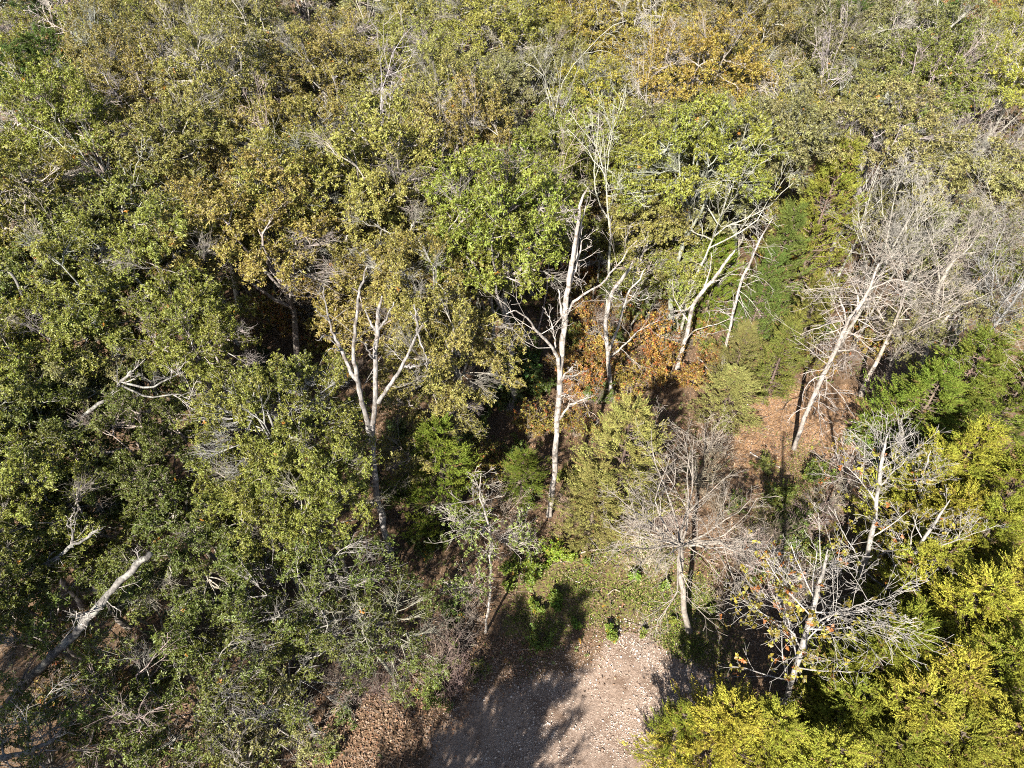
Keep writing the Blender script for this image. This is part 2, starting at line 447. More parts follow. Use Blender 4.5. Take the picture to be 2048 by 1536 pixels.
def make_shrub(seed, H=1.6, R=1.1, stems=11, nt=9, ros=5, m=5, ln=(.07, .12), wd=.6, leafmat='shrub_leaf', stemr=.012):
    rng = np.random.default_rng(seed)
    az = rng.random(stems) * 6.283; e = np.radians(rng.uniform(35, 85, stems))
    d = np.stack([np.cos(az) * np.cos(e), np.sin(az) * np.cos(e), np.sin(e)], 1)
    P = [np.zeros((stems, 3)) + rng.normal(size=(stems, 3)) * .08 * np.array([1, 1, 0])]
    ln_ = np.where(e > 1.1, H, (H + R) * .55) * rng.uniform(.7, 1.1, stems)
    for k in range(4):
        d = norm(d + rng.normal(size=d.shape) * .14); P.append(P[-1] + d * (ln_ / 4)[:, None])
    P = np.stack(P, 1); Rr = np.linspace(stemr, stemr * .5, 5)[None] * np.ones((stems, 1))
    T, TRr = spawn(rng, P, Rr, nt, (.25, 1), (25, 70), (.25, .5), 3, .1, .2, .8)
    b = Tubes(); b.add(P, Rr, 4)
    tw = Tubes(); tw.add(T, TRr, 3)
    parts = [('stems', b.mesh('shrub_stems'), 'gum_bark', False, [])]
    if ros:
        q = np.repeat(np.arange(len(T)), ros)
        pp, _, dd = sample(T, TRr, q, rng.uniform(.2, .99, len(q)))
        pp = pp + rng.normal(size=pp.shape) * .05
        V, F, var = rosettes(rng, pp, norm(dd + .5 * rng.normal(size=dd.shape) + [0, 0, .4]), m, ln, wd, (40, 100))
        parts.append(('foliage', mesh_from('shrub_foliage', V, F, var), leafmat, True, [('twigs', tw.mesh('shrub_twigs'), 'gum_bark', False, True)]))
    else:
        T2, TR2 = spawn(rng, T, TRr, 4, (.2, 1), (25, 60), (.4, .8), 3, .05, .2, .8); tw.add(T2, np.maximum(TR2, .005), 3)
        parts.append(('crown', tw.mesh('brush_crown'), 'gum_bark', False, []))
    return parts

OAK = [make_oak(11 + k, H=13.5, R=3.9, rv=2.6 + .25 * (k % 3)) for k in range(6)]
OAKFAR = [make_oak(21 + k, H=13.5, R=4.0, rv=2.7 + .3 * (k % 2), nclump=84, twigs=20, ros=5, m=6, ln=(.08, .125), bare=.12, rc=.2) for k in range(4)]
OAKSPARSE = [make_oak(41 + k, H=9.5, R=3.3, rv=2.2, nclump=54, twigs=12, ros=4, m=6, bare=.22, ln=(.08, .13), mainr=.05, trunkr=.10) for k in range(3)]
OAKYOUNG = [make_oak(61 + k, H=6.0, R=1.9, rv=1.6, nclump=36, twigs=9, ros=4, m=5, bare=.1, mainr=.035, trunkr=.06, rc=.3) for k in range(2)]
CEDAR = [make_cedar(71 + k, H=9.0, R=2.5 + .15 * k) for k in range(4)]
PINE = [make_cedar(81, H=13.0, R=2.6, nb=90, low=.45, power=.55)]
BARE = [make_bare(91 + k, H=11, R=3.0, el=(30, 70)) for k in range(3)]
BAREHAZE = [make_bare(95 + k, H=8.5, R=2.4, fork=.25, n1=11, n2=7, n3=6, n4=4, el=(40, 78), trunkr=.08, up=.14) for k in range(3)]
DEADTOP = [make_bare(201 + k, H=11.5, R=3.6, fork=.6, n1=7, n2=5, n3=4, n4=3, el=(15, 65), up=.03, wob=.24, thin=1.25) for k in range(2)]
SHRUB = [make_shrub(101 + k) for k in range(3)]
VINE = [make_shrub(111 + k, H=2.6, R=1.5, stems=14, nt=9, ros=5, m=5, leafmat='vine_leaf', ln=(.06, .11)) for k in range(2)]
BRUSH = [make_shrub(121 + k, H=2.2, R=1.4, stems=16, nt=8, ros=0, stemr=.014) for k in range(3)]
LOWPLANT = [make_shrub(131 + k, H=.5, R=.4, stems=6, nt=5, ros=4, m=5, ln=(.07, .12), wd=.7, leafmat='shrub_leaf', stemr=.006) for k in range(2)]

# linear base colours
COL = {
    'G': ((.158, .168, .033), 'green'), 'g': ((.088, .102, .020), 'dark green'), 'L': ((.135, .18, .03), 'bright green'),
    'O': ((.180, .160, .043), 'olive-brown'), 'S': ((.163, .157, .056), 'grey-olive'), 'A': ((.215, .182, .036), 'golden'),
    'Y': ((.205, .196, .032), 'yellow-green'), 'T': ((.235, .165, .055), 'tan-orange'), 'R': ((.19, .09, .035), 'rust-brown'),
}
BARK = (.25, .23, .205); PALE = (.32, .295, .265); GREYT = (.27, .25, .22)
ONES = ['', 'first', 'second', 'third', 'fourth', 'fifth', 'sixth', 'seventh', 'eighth', 'ninth', 'tenth', 'eleventh', 'twelfth', 'thirteenth', 'fourteenth', 'fifteenth', 'sixteenth', 'seventeenth', 'eighteenth', 'nineteenth']
ORD = ONES + [('twentieth', 'thirtieth', 'fortieth')[t - 2] if o == 0 else ('twenty-', 'thirty-', 'forty-')[t - 2] + ONES[o] for t in (2, 3, 4) for o in range(10)]
rnd = random.Random(5)
def jit(c, k=.16):
    v = 1 + rnd.uniform(-k, k)
    return tuple(max(.005, x * v * (1 + rnd.uniform(-k * .5, k * .5))) for x in c)

# ------------------------------------------------------------------ ground
def dist_poly(X, Y, poly):
    """signed distance, positive inside"""
    poly = np.asarray(poly); d = np.full(X.shape, 1e9); ins = np.zeros(X.shape, bool)
    for a, b in zip(poly, np.roll(poly, -1, 0)):
        e = b - a; t = np.clip(((X - a[0]) * e[0] + (Y - a[1]) * e[1]) / (e @ e), 0, 1)
        d = np.minimum(d, np.hypot(X - a[0] - t * e[0], Y - a[1] - t * e[1]))
        c = (a[1] > Y) != (b[1] > Y)
        with np.errstate(divide='ignore', invalid='ignore'):
            ins ^= c & (X < (b[0] - a[0]) * (Y - a[1]) / (b[1] - a[1]) + a[0])
    return np.where(ins, d, -d)
def gpoly(pts): return np.array([at(x, y, 0)[:2] for x, y in pts])
GRAVEL = gpoly([(1232, 1262), (1290, 1266), (1365, 1322), (1420, 1350), (1440, 1430), (1420, 1700), (820, 1700), (860, 1470), (950, 1385), (1080, 1350), (1180, 1335)])
GRASS = [gpoly([(1050, 1160), (1120, 1110), (1230, 1060), (1330, 1090), (1420, 1180), (1430, 1300), (1370, 1320), (1290, 1262), (1200, 1240), (1060, 1290), (1000, 1270)]),
         gpoly([(1530, 960), (1600, 880), (1660, 920), (1640, 1080), (1560, 1120), (1500, 1060)])]
GRASS.append(gpoly([(1315, 1170), (1420, 1180), (1450, 1310), (1375, 1335), (1325, 1285)]))
STRAW = gpoly([(1470, 830), (1560, 770), (1700, 770), (1750, 820), (1700, 930), (1600, 960), (1530, 1000), (1470, 930)])
def axis_coords(lo, hi, step, far_lo, far_hi):
    mid = np.arange(lo, hi, step); out = []
    a, s = lo, step
    left = []
    while a > far_lo: s = min(s * 1.25, 40); a -= s; left.append(a)
    b, s = mid[-1], step; right = []
    while b < far_hi: s = min(s * 1.25, 40); b += s; right.append(b)
    return np.concatenate([left[::-1], mid, right])
gx = axis_coords(-18, 22, .3, -400, 400); gy = axis_coords(4, 40, .3, -400, 600)
GX, GY = np.meshgrid(gx, gy)
def gh(x, y):
    return .10 * np.sin(x * .31 + 1.3) * np.cos(y * .27) + .05 * np.sin(x * 1.1 + y * .7) + .02 * np.sin(3.1 * x - 2.3 * y)
GZ = gh(GX, GY)
nx, ny = len(gx), len(gy)
ii = np.arange(nx * ny).reshape(ny, nx)
gF = np.stack([ii[:-1, :-1], ii[:-1, 1:], ii[1:, 1:], ii[1:, :-1]], -1).reshape(-1, 4)
grav = np.clip(dist_poly(GX, GY, GRAVEL) / 1.0 + .5, 0, 1)
gras = np.clip(np.maximum.reduce([dist_poly(GX, GY, g_) for g_ in GRASS]) / 1.2 + .5, 0, 1)
strw = np.clip(dist_poly(GX, GY, STRAW) / 1.5 + .5, 0, 1)
gme = mesh_from('ground', np.stack([GX, GY, GZ], -1).reshape(-1, 3), gF, np.stack([grav, gras, strw], -1).reshape(-1, 3), smooth=True)
m, nt, N, Lk = new_mat('soil')
at_ = N('ShaderNodeAttribute'); at_.attribute_name = 'var'
sep = N('ShaderNodeSeparateColor'); Lk(at_.outputs['Color'], sep.inputs[0])
tc = N('ShaderNodeTexCoord'); co = tc.outputs['Object']
nA, nB, nC = noise(N, Lk, co, 1.1, 6, .65), noise(N, Lk, co, 9, 6, .7), noise(N, Lk, co, 34, 4, .7)
def edge(mask, nse, w=.9):
    s = math_node(N, Lk, 'ADD', mask, math_node(N, Lk, 'MULTIPLY', math_node(N, Lk, 'SUBTRACT', nse, .5), w))
    return ramp(N, Lk, s, .38, .62)
litter = mixc(N, Lk, ramp(N, Lk, nB, .35, .65), (.055, .036, .022), (.14, .09, .055))
litter = mixc(N, Lk, ramp(N, Lk, nC, .5, .72), litter, (.21, .145, .095))
straw = mixc(N, Lk, ramp(N, Lk, nB, .35, .65), (.16, .09, .045), (.26, .165, .09))
straw = mixc(N, Lk, ramp(N, Lk, nC, .5, .7), straw, (.34, .215, .12))
green = mixc(N, Lk, ramp(N, Lk, nB, .38, .62), (.06, .08, .016), (.14, .165, .03))
grv = mixc(N, Lk, ramp(N, Lk, nB, .35, .65), (.115, .08, .06), (.235, .178, .142))
grv = mixc(N, Lk, ramp(N, Lk, nC, .5, .62), grv, (.33, .265, .22))
nD = noise(N, Lk, co, .55, 5, .7)
grv = mixc(N, Lk, math_node(N, Lk, 'MULTIPLY', ramp(N, Lk, nD, .5, .62), .75), grv, (.105, .07, .05))
base = mixc(N, Lk, edge(sep.outputs[2], nA), litter, straw)
gm = math_node(N, Lk, 'MULTIPLY', edge(sep.outputs[1], nA, 1.3), ramp(N, Lk, nB, .42, .62))
base = mixc(N, Lk, gm, base, green)
base = mixc(N, Lk, edge(sep.outputs[0], nA, 1.5), base, grv)
p = N('ShaderNodeBsdfPrincipled'); Lk(base, p.inputs['Base Color']); p.inputs['Roughness'].default_value = .95; p.inputs['Specular IOR Level'].default_value = .1
bp = N('ShaderNodeBump'); bp.inputs['Strength'].default_value = .9; bp.inputs['Distance'].default_value = .06
Lk(math_node(N, Lk, 'ADD', nB, math_node(N, Lk, 'MULTIPLY', nC, .6)), bp.inputs['Height']); Lk(bp.outputs[0], p.inputs['Normal'])
o_ = N('ShaderNodeOutputMaterial'); Lk(p.outputs[0], o_.inputs[0])
ground = obj('ground', gme, 'soil'); ground['kind'] = 'structure'

# gravel stones, fallen leaves, grass
rng = np.random.default_rng(77)
def in_view_points(n, box, poly=None, edge_w=.6):
    x = rng.uniform(box[0], box[1], n); y = rng.uniform(box[2], box[3], n)
    if poly is not None:
        dd = dist_poly(x, y, poly) + rng.normal(size=n) * edge_w
        k = dd > 0; x, y = x[k], y[k]
    return x, y
gb = (GRAVEL[:, 0].min(), GRAVEL[:, 0].max(), max(5.5, GRAVEL[:, 1].min()), GRAVEL[:, 1].max())
x, y = in_view_points(90000, (gb[0] - 1, gb[1] + 1, gb[2], gb[3] + .8), GRAVEL, 1.1)
patch = np.sin(x * 1.3 + 1.2 * np.sin(y * .9)) + np.sin(y * 1.7 - x * .5) + .8 * np.sin(x * 3.7 + y * 2.9) + .35 * (y - 10.5)
k = patch + rng.normal(size=len(x)) * .9 > -.2
x, y = x[k], y[k]
n = len(x)
octa = np.array([[1, 0, 0], [0, 1, 0], [-1, 0, 0], [0, -1, 0], [0, 0, 1], [0, 0, -1]], float)
of = np.array([[0, 1, 4], [1, 2, 4], [2, 3, 4], [3, 0, 4], [1, 0, 5], [2, 1, 5], [3, 2, 5], [0, 3, 5]])
sz = rng.gamma(1.4, .0065, n) + .008 + (rng.random(n) < .012) * rng.uniform(.02, .05, n)
V = octa[None] * (1 + .35 * rng.normal(size=(n, 6, 1))) * sz[:, None, None] * np.array([1, 1, .6])
a = rng.random(n) * 6.28; ca, sa = np.cos(a)[:, None], np.sin(a)[:, None]
V = np.stack([V[..., 0] * ca - V[..., 1] * sa, V[..., 0] * sa + V[..., 1] * ca, V[..., 2]], -1)
V += np.stack([x, y, gh(x, y) + sz * .25], -1)[:, None]
w = np.clip(rng.random((n, 1)) ** 1.3 * (.62 + .09 * (y[:, None] - 8)), 0, 1)
cc = np.array([.15, .105, .08]) * (1 - w) + np.array([.60, .52, .46]) * w
go = obj('gravel', mesh_from('gravel', V.reshape(-1, 3), (of[None] + 6 * np.arange(n)[:, None, None]).reshape(-1, 3), np.repeat(cc, 6, 0)), 'stone')
go['kind'] = 'stuff'; tag(go, 'pale crushed gravel strewn over the bare track', 'gravel')

def scatter_leaves(x, y, pal, ln=(.07, .14), up=.05):
    n = len(x)
    ax = unit(rng, n) * np.array([1, 1, .35]); nr = norm(np.array([0, 0, 1]) + .45 * rng.normal(size=(n, 3)))
    L = rng.uniform(ln[0], ln[1], n)
    V, F = leaves(rng, np.stack([x, y, gh(x, y) + .012 + rng.random(n) * up], 1), ax, nr, L, L * rng.uniform(.4, .7, n), .2, .1)
    pal = np.array(pal); c = pal[rng.integers(0, len(pal), n)] * rng.uniform(.6, 1.25, (n, 1))
    return V, F, np.repeat(c, 4, 0)
xs = []; ys = []
x, y = in_view_points(60000, (-16, 20, 7, 34)); k = dist_poly(x, y, GRAVEL) < rng.normal(size=len(x)) * 1.0 - .1; xs.append(x[k]); ys.append(y[k])
x, y = in_view_points(16000, (-11, 1, 7.5, 13.5)); k = dist_poly(x, y, GRAVEL) < rng.normal(size=len(x)) * .6; xs.append(x[k]); ys.append(y[k])
x, y = in_view_points(14000, (STRAW[:, 0].min(), STRAW[:, 0].max(), STRAW[:, 1].min(), STRAW[:, 1].max())); xs.append(x); ys.append(y)
x, y = np.concatenate(xs), np.concatenate(ys)
V, F, cc = scatter_leaves(x, y, [(.15, .095, .06), (.20, .13, .085), (.12, .075, .05), (.25, .175, .12), (.18, .095, .055), (.22, .16, .12)])
lo = obj('leaf_litter', mesh_from('leaf_litter', V, F, cc), 'litter'); lo['kind'] = 'stuff'; tag(lo, 'brown fallen leaves covering the forest floor', 'leaf litter')
xs = []; ys = []
for gp, cnt in ((GRASS[0], 55000), (GRASS[1], 26000), (GRASS[2], 26000)):
    x, y = in_view_points(cnt, (gp[:, 0].min() - 1, gp[:, 0].max() + 1, gp[:, 1].min() - 1, gp[:, 1].max() + 1), gp, .7)
    k = (np.sin(x * 2.1 + 1.7 * np.sin(y * 1.3)) + np.sin(y * 2.7 + x * .6) + rng.normal(size=len(x)) * .7) > (.25 if gp is not GRASS[2] else -.8)
    k &= dist_poly(x, y, GRAVEL) < .1
    xs.append(x[k]); ys.append(y[k])
x, y = np.concatenate(xs), np.concatenate(ys); n = len(x)
ax = norm(np.array([0, 0, .8]) + rng.normal(size=(n, 3)) * .55); L = rng.uniform(.06, .2, n)
V, F = leaves(rng, np.stack([x, y, gh(x, y) - .01], 1), ax, unit(rng, n), L, L * .16, .1, .25)
pal = np.array([(.12, .165, .024), (.16, .19, .03), (.08, .115, .02), (.22, .19, .08)])
cc = pal[rng.integers(0, 4, n)] * rng.uniform(.7, 1.3, (n, 1))
gr = obj('grass', mesh_from('grass', V, F, np.repeat(cc, 4, 0)), 'litter'); gr['kind'] = 'stuff'; tag(gr, 'short green grass growing beside the gravel', 'grass')

n = 15000
x = rng.uniform(-26, 24, n); y = rng.uniform(7, 42, n)
k = (np.sin(x * .9 + 1.5 * np.sin(y * .7)) + np.sin(y * 1.1 - x * .4) + .7 * np.sin(x * 2.7 + y * 1.9) + rng.normal(size=n) * .5 > .1) & (dist_poly(x, y, GRAVEL) < -.3) & (dist_poly(x, y, STRAW) < .2)
k &= ~((x > -9) & (x < 0) & (y < 13) & (rng.random(n) < .8))
x, y = x[k], y[k]; n = len(x)
V, F, var = rosettes(rng, np.stack([x, y, gh(x, y) + rng.random(n) ** 2 * .45], 1), norm(np.array([0, 0, 1]) + .5 * rng.normal(size=(n, 3))), 5, (.06, .13), .6, (45, 95))
uc = obj('ground_cover', mesh_from('ground_cover', V, F, var), 'shrub_leaf', None, (.10, .12, .03)); uc['kind'] = 'stuff'; tag(uc, 'low leafy ground cover under the trees', 'ground cover')
n = 14000
x = rng.uniform(-85, 85, n); y = rng.uniform(36, 100, n)
V, F, var = rosettes(rng, np.stack([x, y, gh(x, y) + rng.random(n) * 3.2], 1), norm(np.array([0, 0, 1]) + .5 * rng.normal(size=(n, 3))), 6, (.2, .42), .6, (40, 95))
uw = obj('undergrowth', mesh_from('undergrowth', V, F, var), 'shrub_leaf', None, (.13, .115, .03)); uw['kind'] = 'stuff'; tag(uw, 'dim olive undergrowth filling the far wood between the trunks', 'undergrowth')
n = 5200
x = rng.uniform(-22, 24, n); y = rng.uniform(7, 40, n); k = dist_poly(x, y, GRAVEL) < rng.normal(size=n) * .4 - .2; x, y = x[k], y[k]; n = len(x)
p0 = np.stack([x, y, gh(x, y) + rng.random(n) * .1 + .02], 1); a = rng.random(n) * 6.283; Ls = rng.uniform(.25, 1.3, n)
dv = np.stack([np.cos(a), np.sin(a), rng.normal(size=n) * .18 + .08], 1) * Ls[:, None]
tb = Tubes(); tb.add(np.stack([p0, p0 + dv * .5 + rng.normal(size=(n, 3)) * .05, p0 + dv], 1), np.linspace(1, .5, 3)[None] * rng.uniform(.006, .018, n)[:, None], 3)
dbr = obj('twig_debris', tb.mesh('twig_debris'), 'dead_wood', None, (.22, .18, .15)); dbr['kind'] = 'stuff'; tag(dbr, 'thin fallen twigs scattered over the forest floor', 'twigs')

# ------------------------------------------------------------------ the canopy, row by row
GRID_Y = [0, 60, 130, 210, 300, 400, 500]
GRID = ["SBOASOGOAASTASRS",
        "DGAOSOOGAAAOYSSY",
        "GGOOOOOGOAAOSSGY",
        "GGGOOOOOOOAOOSSG",
        "GGGGOOOOGOOOSSSb",
        "GGGGGOOOGOOSSSbS",
        "gGGG.O.G...S.Sbb"]
ROWS = [(84, 'the last row behind the wood'), (78, 'the last but one row'), (72.5, 'the third row from the back'), (66.5, 'the row along the top edge'), (60.5, 'the second row below the top edge'), (54.5, 'the third row below the top edge'),
        (49, 'the fourth row below the top edge'), (43.5, 'the fifth row below the top edge'), (38.3, 'the sixth row below the top edge'), (33.3, 'the seventh row below the top edge'), (28.6, 'the eighth row below the top edge')]
canopy = []
for ri, (Y0, phrase) in enumerate(ROWS):
    half = (Y0 * CP + 19 * SP) * .80
    nn = int(2 * half / (6.9 if Y0 < 45 else 6.2)); row = []
    for k in range(nn + 1):
        X = -half + (k + .5 * (ri % 2) + rnd.uniform(-.25, .25)) * (6.9 if Y0 < 45 else 6.2)
        Y = Y0 + rnd.uniform(-1.3, 1.3); hs = rnd.uniform(.8, 1.18)
        px, py = project((X, Y, 10.6 * hs))
        if px < -110 or px > 2160: continue
        gi = int(np.argmin([abs(py - g) for g in GRID_Y])); ci = min(15, max(0, int(px // 128)))
        row.append((px, py, X, Y, hs, GRID[gi][ci]))
    row.sort()
    for k, t in enumerate(row): canopy.append((*t, ri, k + 1, phrase))
for px, py, X, Y, hs, ch, ri, k, phrase in canopy:
    if ch == '.': continue
    if ch in 'GOSA' and rnd.random() < .2: ch = {'G': 'O', 'O': rnd.choice('GSY'), 'S': 'O', 'A': 'Y'}[ch]
    if 1590 < px < 1770 and 290 < py < 520: continue
    if 500 < px < 680 and 470 < py < 640: continue
    if 1100 < px < 1600 and py > 385: continue
    s = rnd.uniform(.85, 1.2); rz = rnd.uniform(0, 6.28); pl = f'{ORD[k]} from the left edge in {phrase}'
    gz = gh(X, Y)
    if ch == 'b':
        plant(rnd.choice(BAREHAZE + BARE), 'bare_tree', f'grey leafless tree, {pl}', 'tree', (X, Y, gz), rz, (s * 1.1, s * 1.1, hs * 1.05), None, jit(GREYT), 'canopy trees of the wood')
    elif ch == 'B':
        plant(rnd.choice(BARE), 'bare_tree', f'pale leafless tree, {pl}', 'tree', (X, Y, gz), rz, (s * 1.1, s * 1.1, hs * 1.15), None, jit(PALE), 'canopy trees of the wood')
    elif ch == 'D':
        plant(PINE[0], 'pine_tree', f'dark green conifer, {pl}', 'tree', (X, Y, gz), rz, (s * 1.1, s * 1.1, hs), jit((.045, .07, .018)), BARK, 'canopy trees of the wood')
    else:
        col, nm = COL[ch]
        plant(rnd.choice(OAKFAR if ri < 8 else OAK), 'oak_tree', f'{nm} oak, {pl}', 'tree', (X, Y, gz), rz, (s, s, hs), jit(col), jit(BARK), 'canopy trees of the wood', (rnd.uniform(-.06, .06), rnd.uniform(-.06, .06)))

# ------------------------------------------------------------------ nearer trees, one by one: crown centre in the picture, height of that centre
def crown_at(px, py, z): return at(px, py, z)[:2]
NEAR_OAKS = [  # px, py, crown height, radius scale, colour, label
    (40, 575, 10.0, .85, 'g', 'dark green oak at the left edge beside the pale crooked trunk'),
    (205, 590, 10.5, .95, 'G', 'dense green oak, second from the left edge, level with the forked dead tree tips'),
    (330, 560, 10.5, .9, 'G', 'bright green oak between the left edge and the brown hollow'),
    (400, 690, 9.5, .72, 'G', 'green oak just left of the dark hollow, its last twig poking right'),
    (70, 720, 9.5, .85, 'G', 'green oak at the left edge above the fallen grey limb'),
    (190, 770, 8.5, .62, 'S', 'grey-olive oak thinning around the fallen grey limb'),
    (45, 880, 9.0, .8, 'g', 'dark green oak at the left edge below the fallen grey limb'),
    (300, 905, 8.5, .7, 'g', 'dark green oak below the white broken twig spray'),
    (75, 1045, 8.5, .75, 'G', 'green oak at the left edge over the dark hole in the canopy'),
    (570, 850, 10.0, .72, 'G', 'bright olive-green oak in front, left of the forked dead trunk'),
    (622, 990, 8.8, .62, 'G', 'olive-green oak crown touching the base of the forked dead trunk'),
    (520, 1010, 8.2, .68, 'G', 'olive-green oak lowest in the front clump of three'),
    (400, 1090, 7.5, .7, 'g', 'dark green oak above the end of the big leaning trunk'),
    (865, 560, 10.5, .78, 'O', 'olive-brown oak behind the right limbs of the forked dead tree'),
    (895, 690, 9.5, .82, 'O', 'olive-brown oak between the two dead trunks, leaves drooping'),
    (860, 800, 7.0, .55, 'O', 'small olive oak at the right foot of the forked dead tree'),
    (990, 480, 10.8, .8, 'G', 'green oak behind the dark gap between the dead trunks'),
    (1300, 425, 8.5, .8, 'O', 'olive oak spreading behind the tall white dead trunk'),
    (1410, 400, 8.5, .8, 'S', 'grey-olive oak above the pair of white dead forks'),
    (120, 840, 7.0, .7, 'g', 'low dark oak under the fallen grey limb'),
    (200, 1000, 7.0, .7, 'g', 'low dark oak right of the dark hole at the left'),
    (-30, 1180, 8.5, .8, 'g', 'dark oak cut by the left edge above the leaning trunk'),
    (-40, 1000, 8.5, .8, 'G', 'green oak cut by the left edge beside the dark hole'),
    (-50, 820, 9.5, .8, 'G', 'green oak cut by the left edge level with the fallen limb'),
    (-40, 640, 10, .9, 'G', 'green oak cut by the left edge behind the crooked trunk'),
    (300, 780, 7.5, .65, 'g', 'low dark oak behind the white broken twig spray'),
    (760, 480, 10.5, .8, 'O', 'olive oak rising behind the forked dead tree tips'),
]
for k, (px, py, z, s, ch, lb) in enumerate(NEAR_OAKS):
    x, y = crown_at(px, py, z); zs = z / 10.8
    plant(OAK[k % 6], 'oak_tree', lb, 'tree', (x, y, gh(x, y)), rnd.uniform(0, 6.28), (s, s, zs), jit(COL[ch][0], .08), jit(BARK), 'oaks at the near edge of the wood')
SPARSE_OAKS = [  # front corner oaks: leaf colour darkened to carry the corner's shade
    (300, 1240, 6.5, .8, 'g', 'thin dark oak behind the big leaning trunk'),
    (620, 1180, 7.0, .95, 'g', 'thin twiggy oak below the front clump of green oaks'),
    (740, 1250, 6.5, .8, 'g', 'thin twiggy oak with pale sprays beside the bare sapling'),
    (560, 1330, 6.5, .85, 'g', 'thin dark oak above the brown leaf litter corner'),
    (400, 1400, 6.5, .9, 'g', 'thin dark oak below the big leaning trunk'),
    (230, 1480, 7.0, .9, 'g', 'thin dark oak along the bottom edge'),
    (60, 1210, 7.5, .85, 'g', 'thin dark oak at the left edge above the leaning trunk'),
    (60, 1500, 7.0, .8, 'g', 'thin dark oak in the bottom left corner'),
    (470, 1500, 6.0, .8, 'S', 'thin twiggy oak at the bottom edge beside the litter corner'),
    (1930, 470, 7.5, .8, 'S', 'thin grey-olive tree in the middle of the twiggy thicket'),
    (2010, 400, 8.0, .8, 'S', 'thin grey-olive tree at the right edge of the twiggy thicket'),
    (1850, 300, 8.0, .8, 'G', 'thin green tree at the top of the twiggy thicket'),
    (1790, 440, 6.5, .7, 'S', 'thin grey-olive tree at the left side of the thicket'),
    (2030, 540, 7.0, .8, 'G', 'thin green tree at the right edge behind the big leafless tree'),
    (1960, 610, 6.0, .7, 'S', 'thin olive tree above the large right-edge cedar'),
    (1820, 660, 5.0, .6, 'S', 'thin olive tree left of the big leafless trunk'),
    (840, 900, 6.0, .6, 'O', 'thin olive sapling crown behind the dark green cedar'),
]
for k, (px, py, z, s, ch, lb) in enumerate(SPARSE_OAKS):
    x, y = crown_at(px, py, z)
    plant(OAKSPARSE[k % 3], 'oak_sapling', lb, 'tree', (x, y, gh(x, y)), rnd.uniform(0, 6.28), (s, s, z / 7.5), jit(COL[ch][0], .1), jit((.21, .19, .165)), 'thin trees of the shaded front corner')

for px, py, H, lb in ((70, 55, 14.5, 'dark green pine standing above the oaks, top left'), (-10, 95, 14, 'dark green pine cut by the left edge near the top'), (1905, 5, 13.5, 'dark green pine at the top edge on the right'), (1700, -10, 13.5, 'dark green pine at the top edge beside a bare crown')):
    x, y = at(px, py, H)[:2]
    plant(PINE[0], 'pine_tree', lb, 'tree', (x, y, gh(x, y)), rnd.uniform(0, 6), (1.1, 1.1, H / 13), jit((.055, .085, .02)), BARK, 'pines above the canopy')
# dead crowns poking out of the canopy
DEADC = [(725, 250, 11.5, .8, 'pale dead crown left of centre among the olive oaks'), (960, 300, 11, .55, 'pale broken crown with fanned twigs near a red leaf spray'), (1075, 180, 12, .6, 'long pale dead limb crown slanting right in the upper canopy'),
         (1255, 350, 11.5, .95, 'large pale dead crown behind the tall dead trunk tip'), (1420, 400, 10.5, .8, 'pale twisted crown above the slender pole'), (1340, 95, 11.5, .6, 'pale dead crown under the golden oaks'),
         (240, 410, 11, .6, 'pale dead crown in the green oaks at left'), (50, 290, 11, .75, 'pale dead crown at the left edge'), (420, 215, 11.5, .5, 'small pale dead crown in the upper left oaks'),
         (900, 60, 12, .6, 'pale dead crown near the top edge, centre'), (710, 60, 12, .6, 'pale dead crown near the top edge, left of centre'), (1660, 160, 11, .55, 'grey dead crown beside an orange leaf spray, upper right'),
         (1960, 150, 11, .8, 'grey dead crown in the yellow-green oaks, upper right'), (1330, 200, 11, .5, 'thin pale dead crown right of the golden oaks'), (1500, 250, 11, .55, 'thin pale dead crown in the grey-olive oaks'),
         (880, 420, 10.5, .55, 'pale dead crown above the olive oak between the trunks'), (560, 330, 11, .5, 'thin pale dead crown over the green oaks left of centre'), (130, 520, 10.5, .55, 'pale dead crown over the left oaks'),
         (150, 30, 12.5, .9, 'white upright bare crown in the top left corner'), (60, 15, 12.5, .9, 'white bare crown at the very top left'), (1080, 420, 10, .5, 'thin pale dead crown left of the tall trunk tip'), (1740, 100, 11, .7, 'grey bare crown near the top edge at right')]
for k, (px, py, z, s, lb) in enumerate(DEADC):
    x, y = at(px, py, z)[:2]
    plant(DEADTOP[k % 2], 'dead_tree', lb, 'tree', (x, y, gh(x, y)), rnd.uniform(0, 6.28), (s, s, z / 9.0), None, jit((.36, .33, .30)), 'dead crowns showing through the canopy', (rnd.uniform(-.1, .1), rnd.uniform(-.1, .1)))
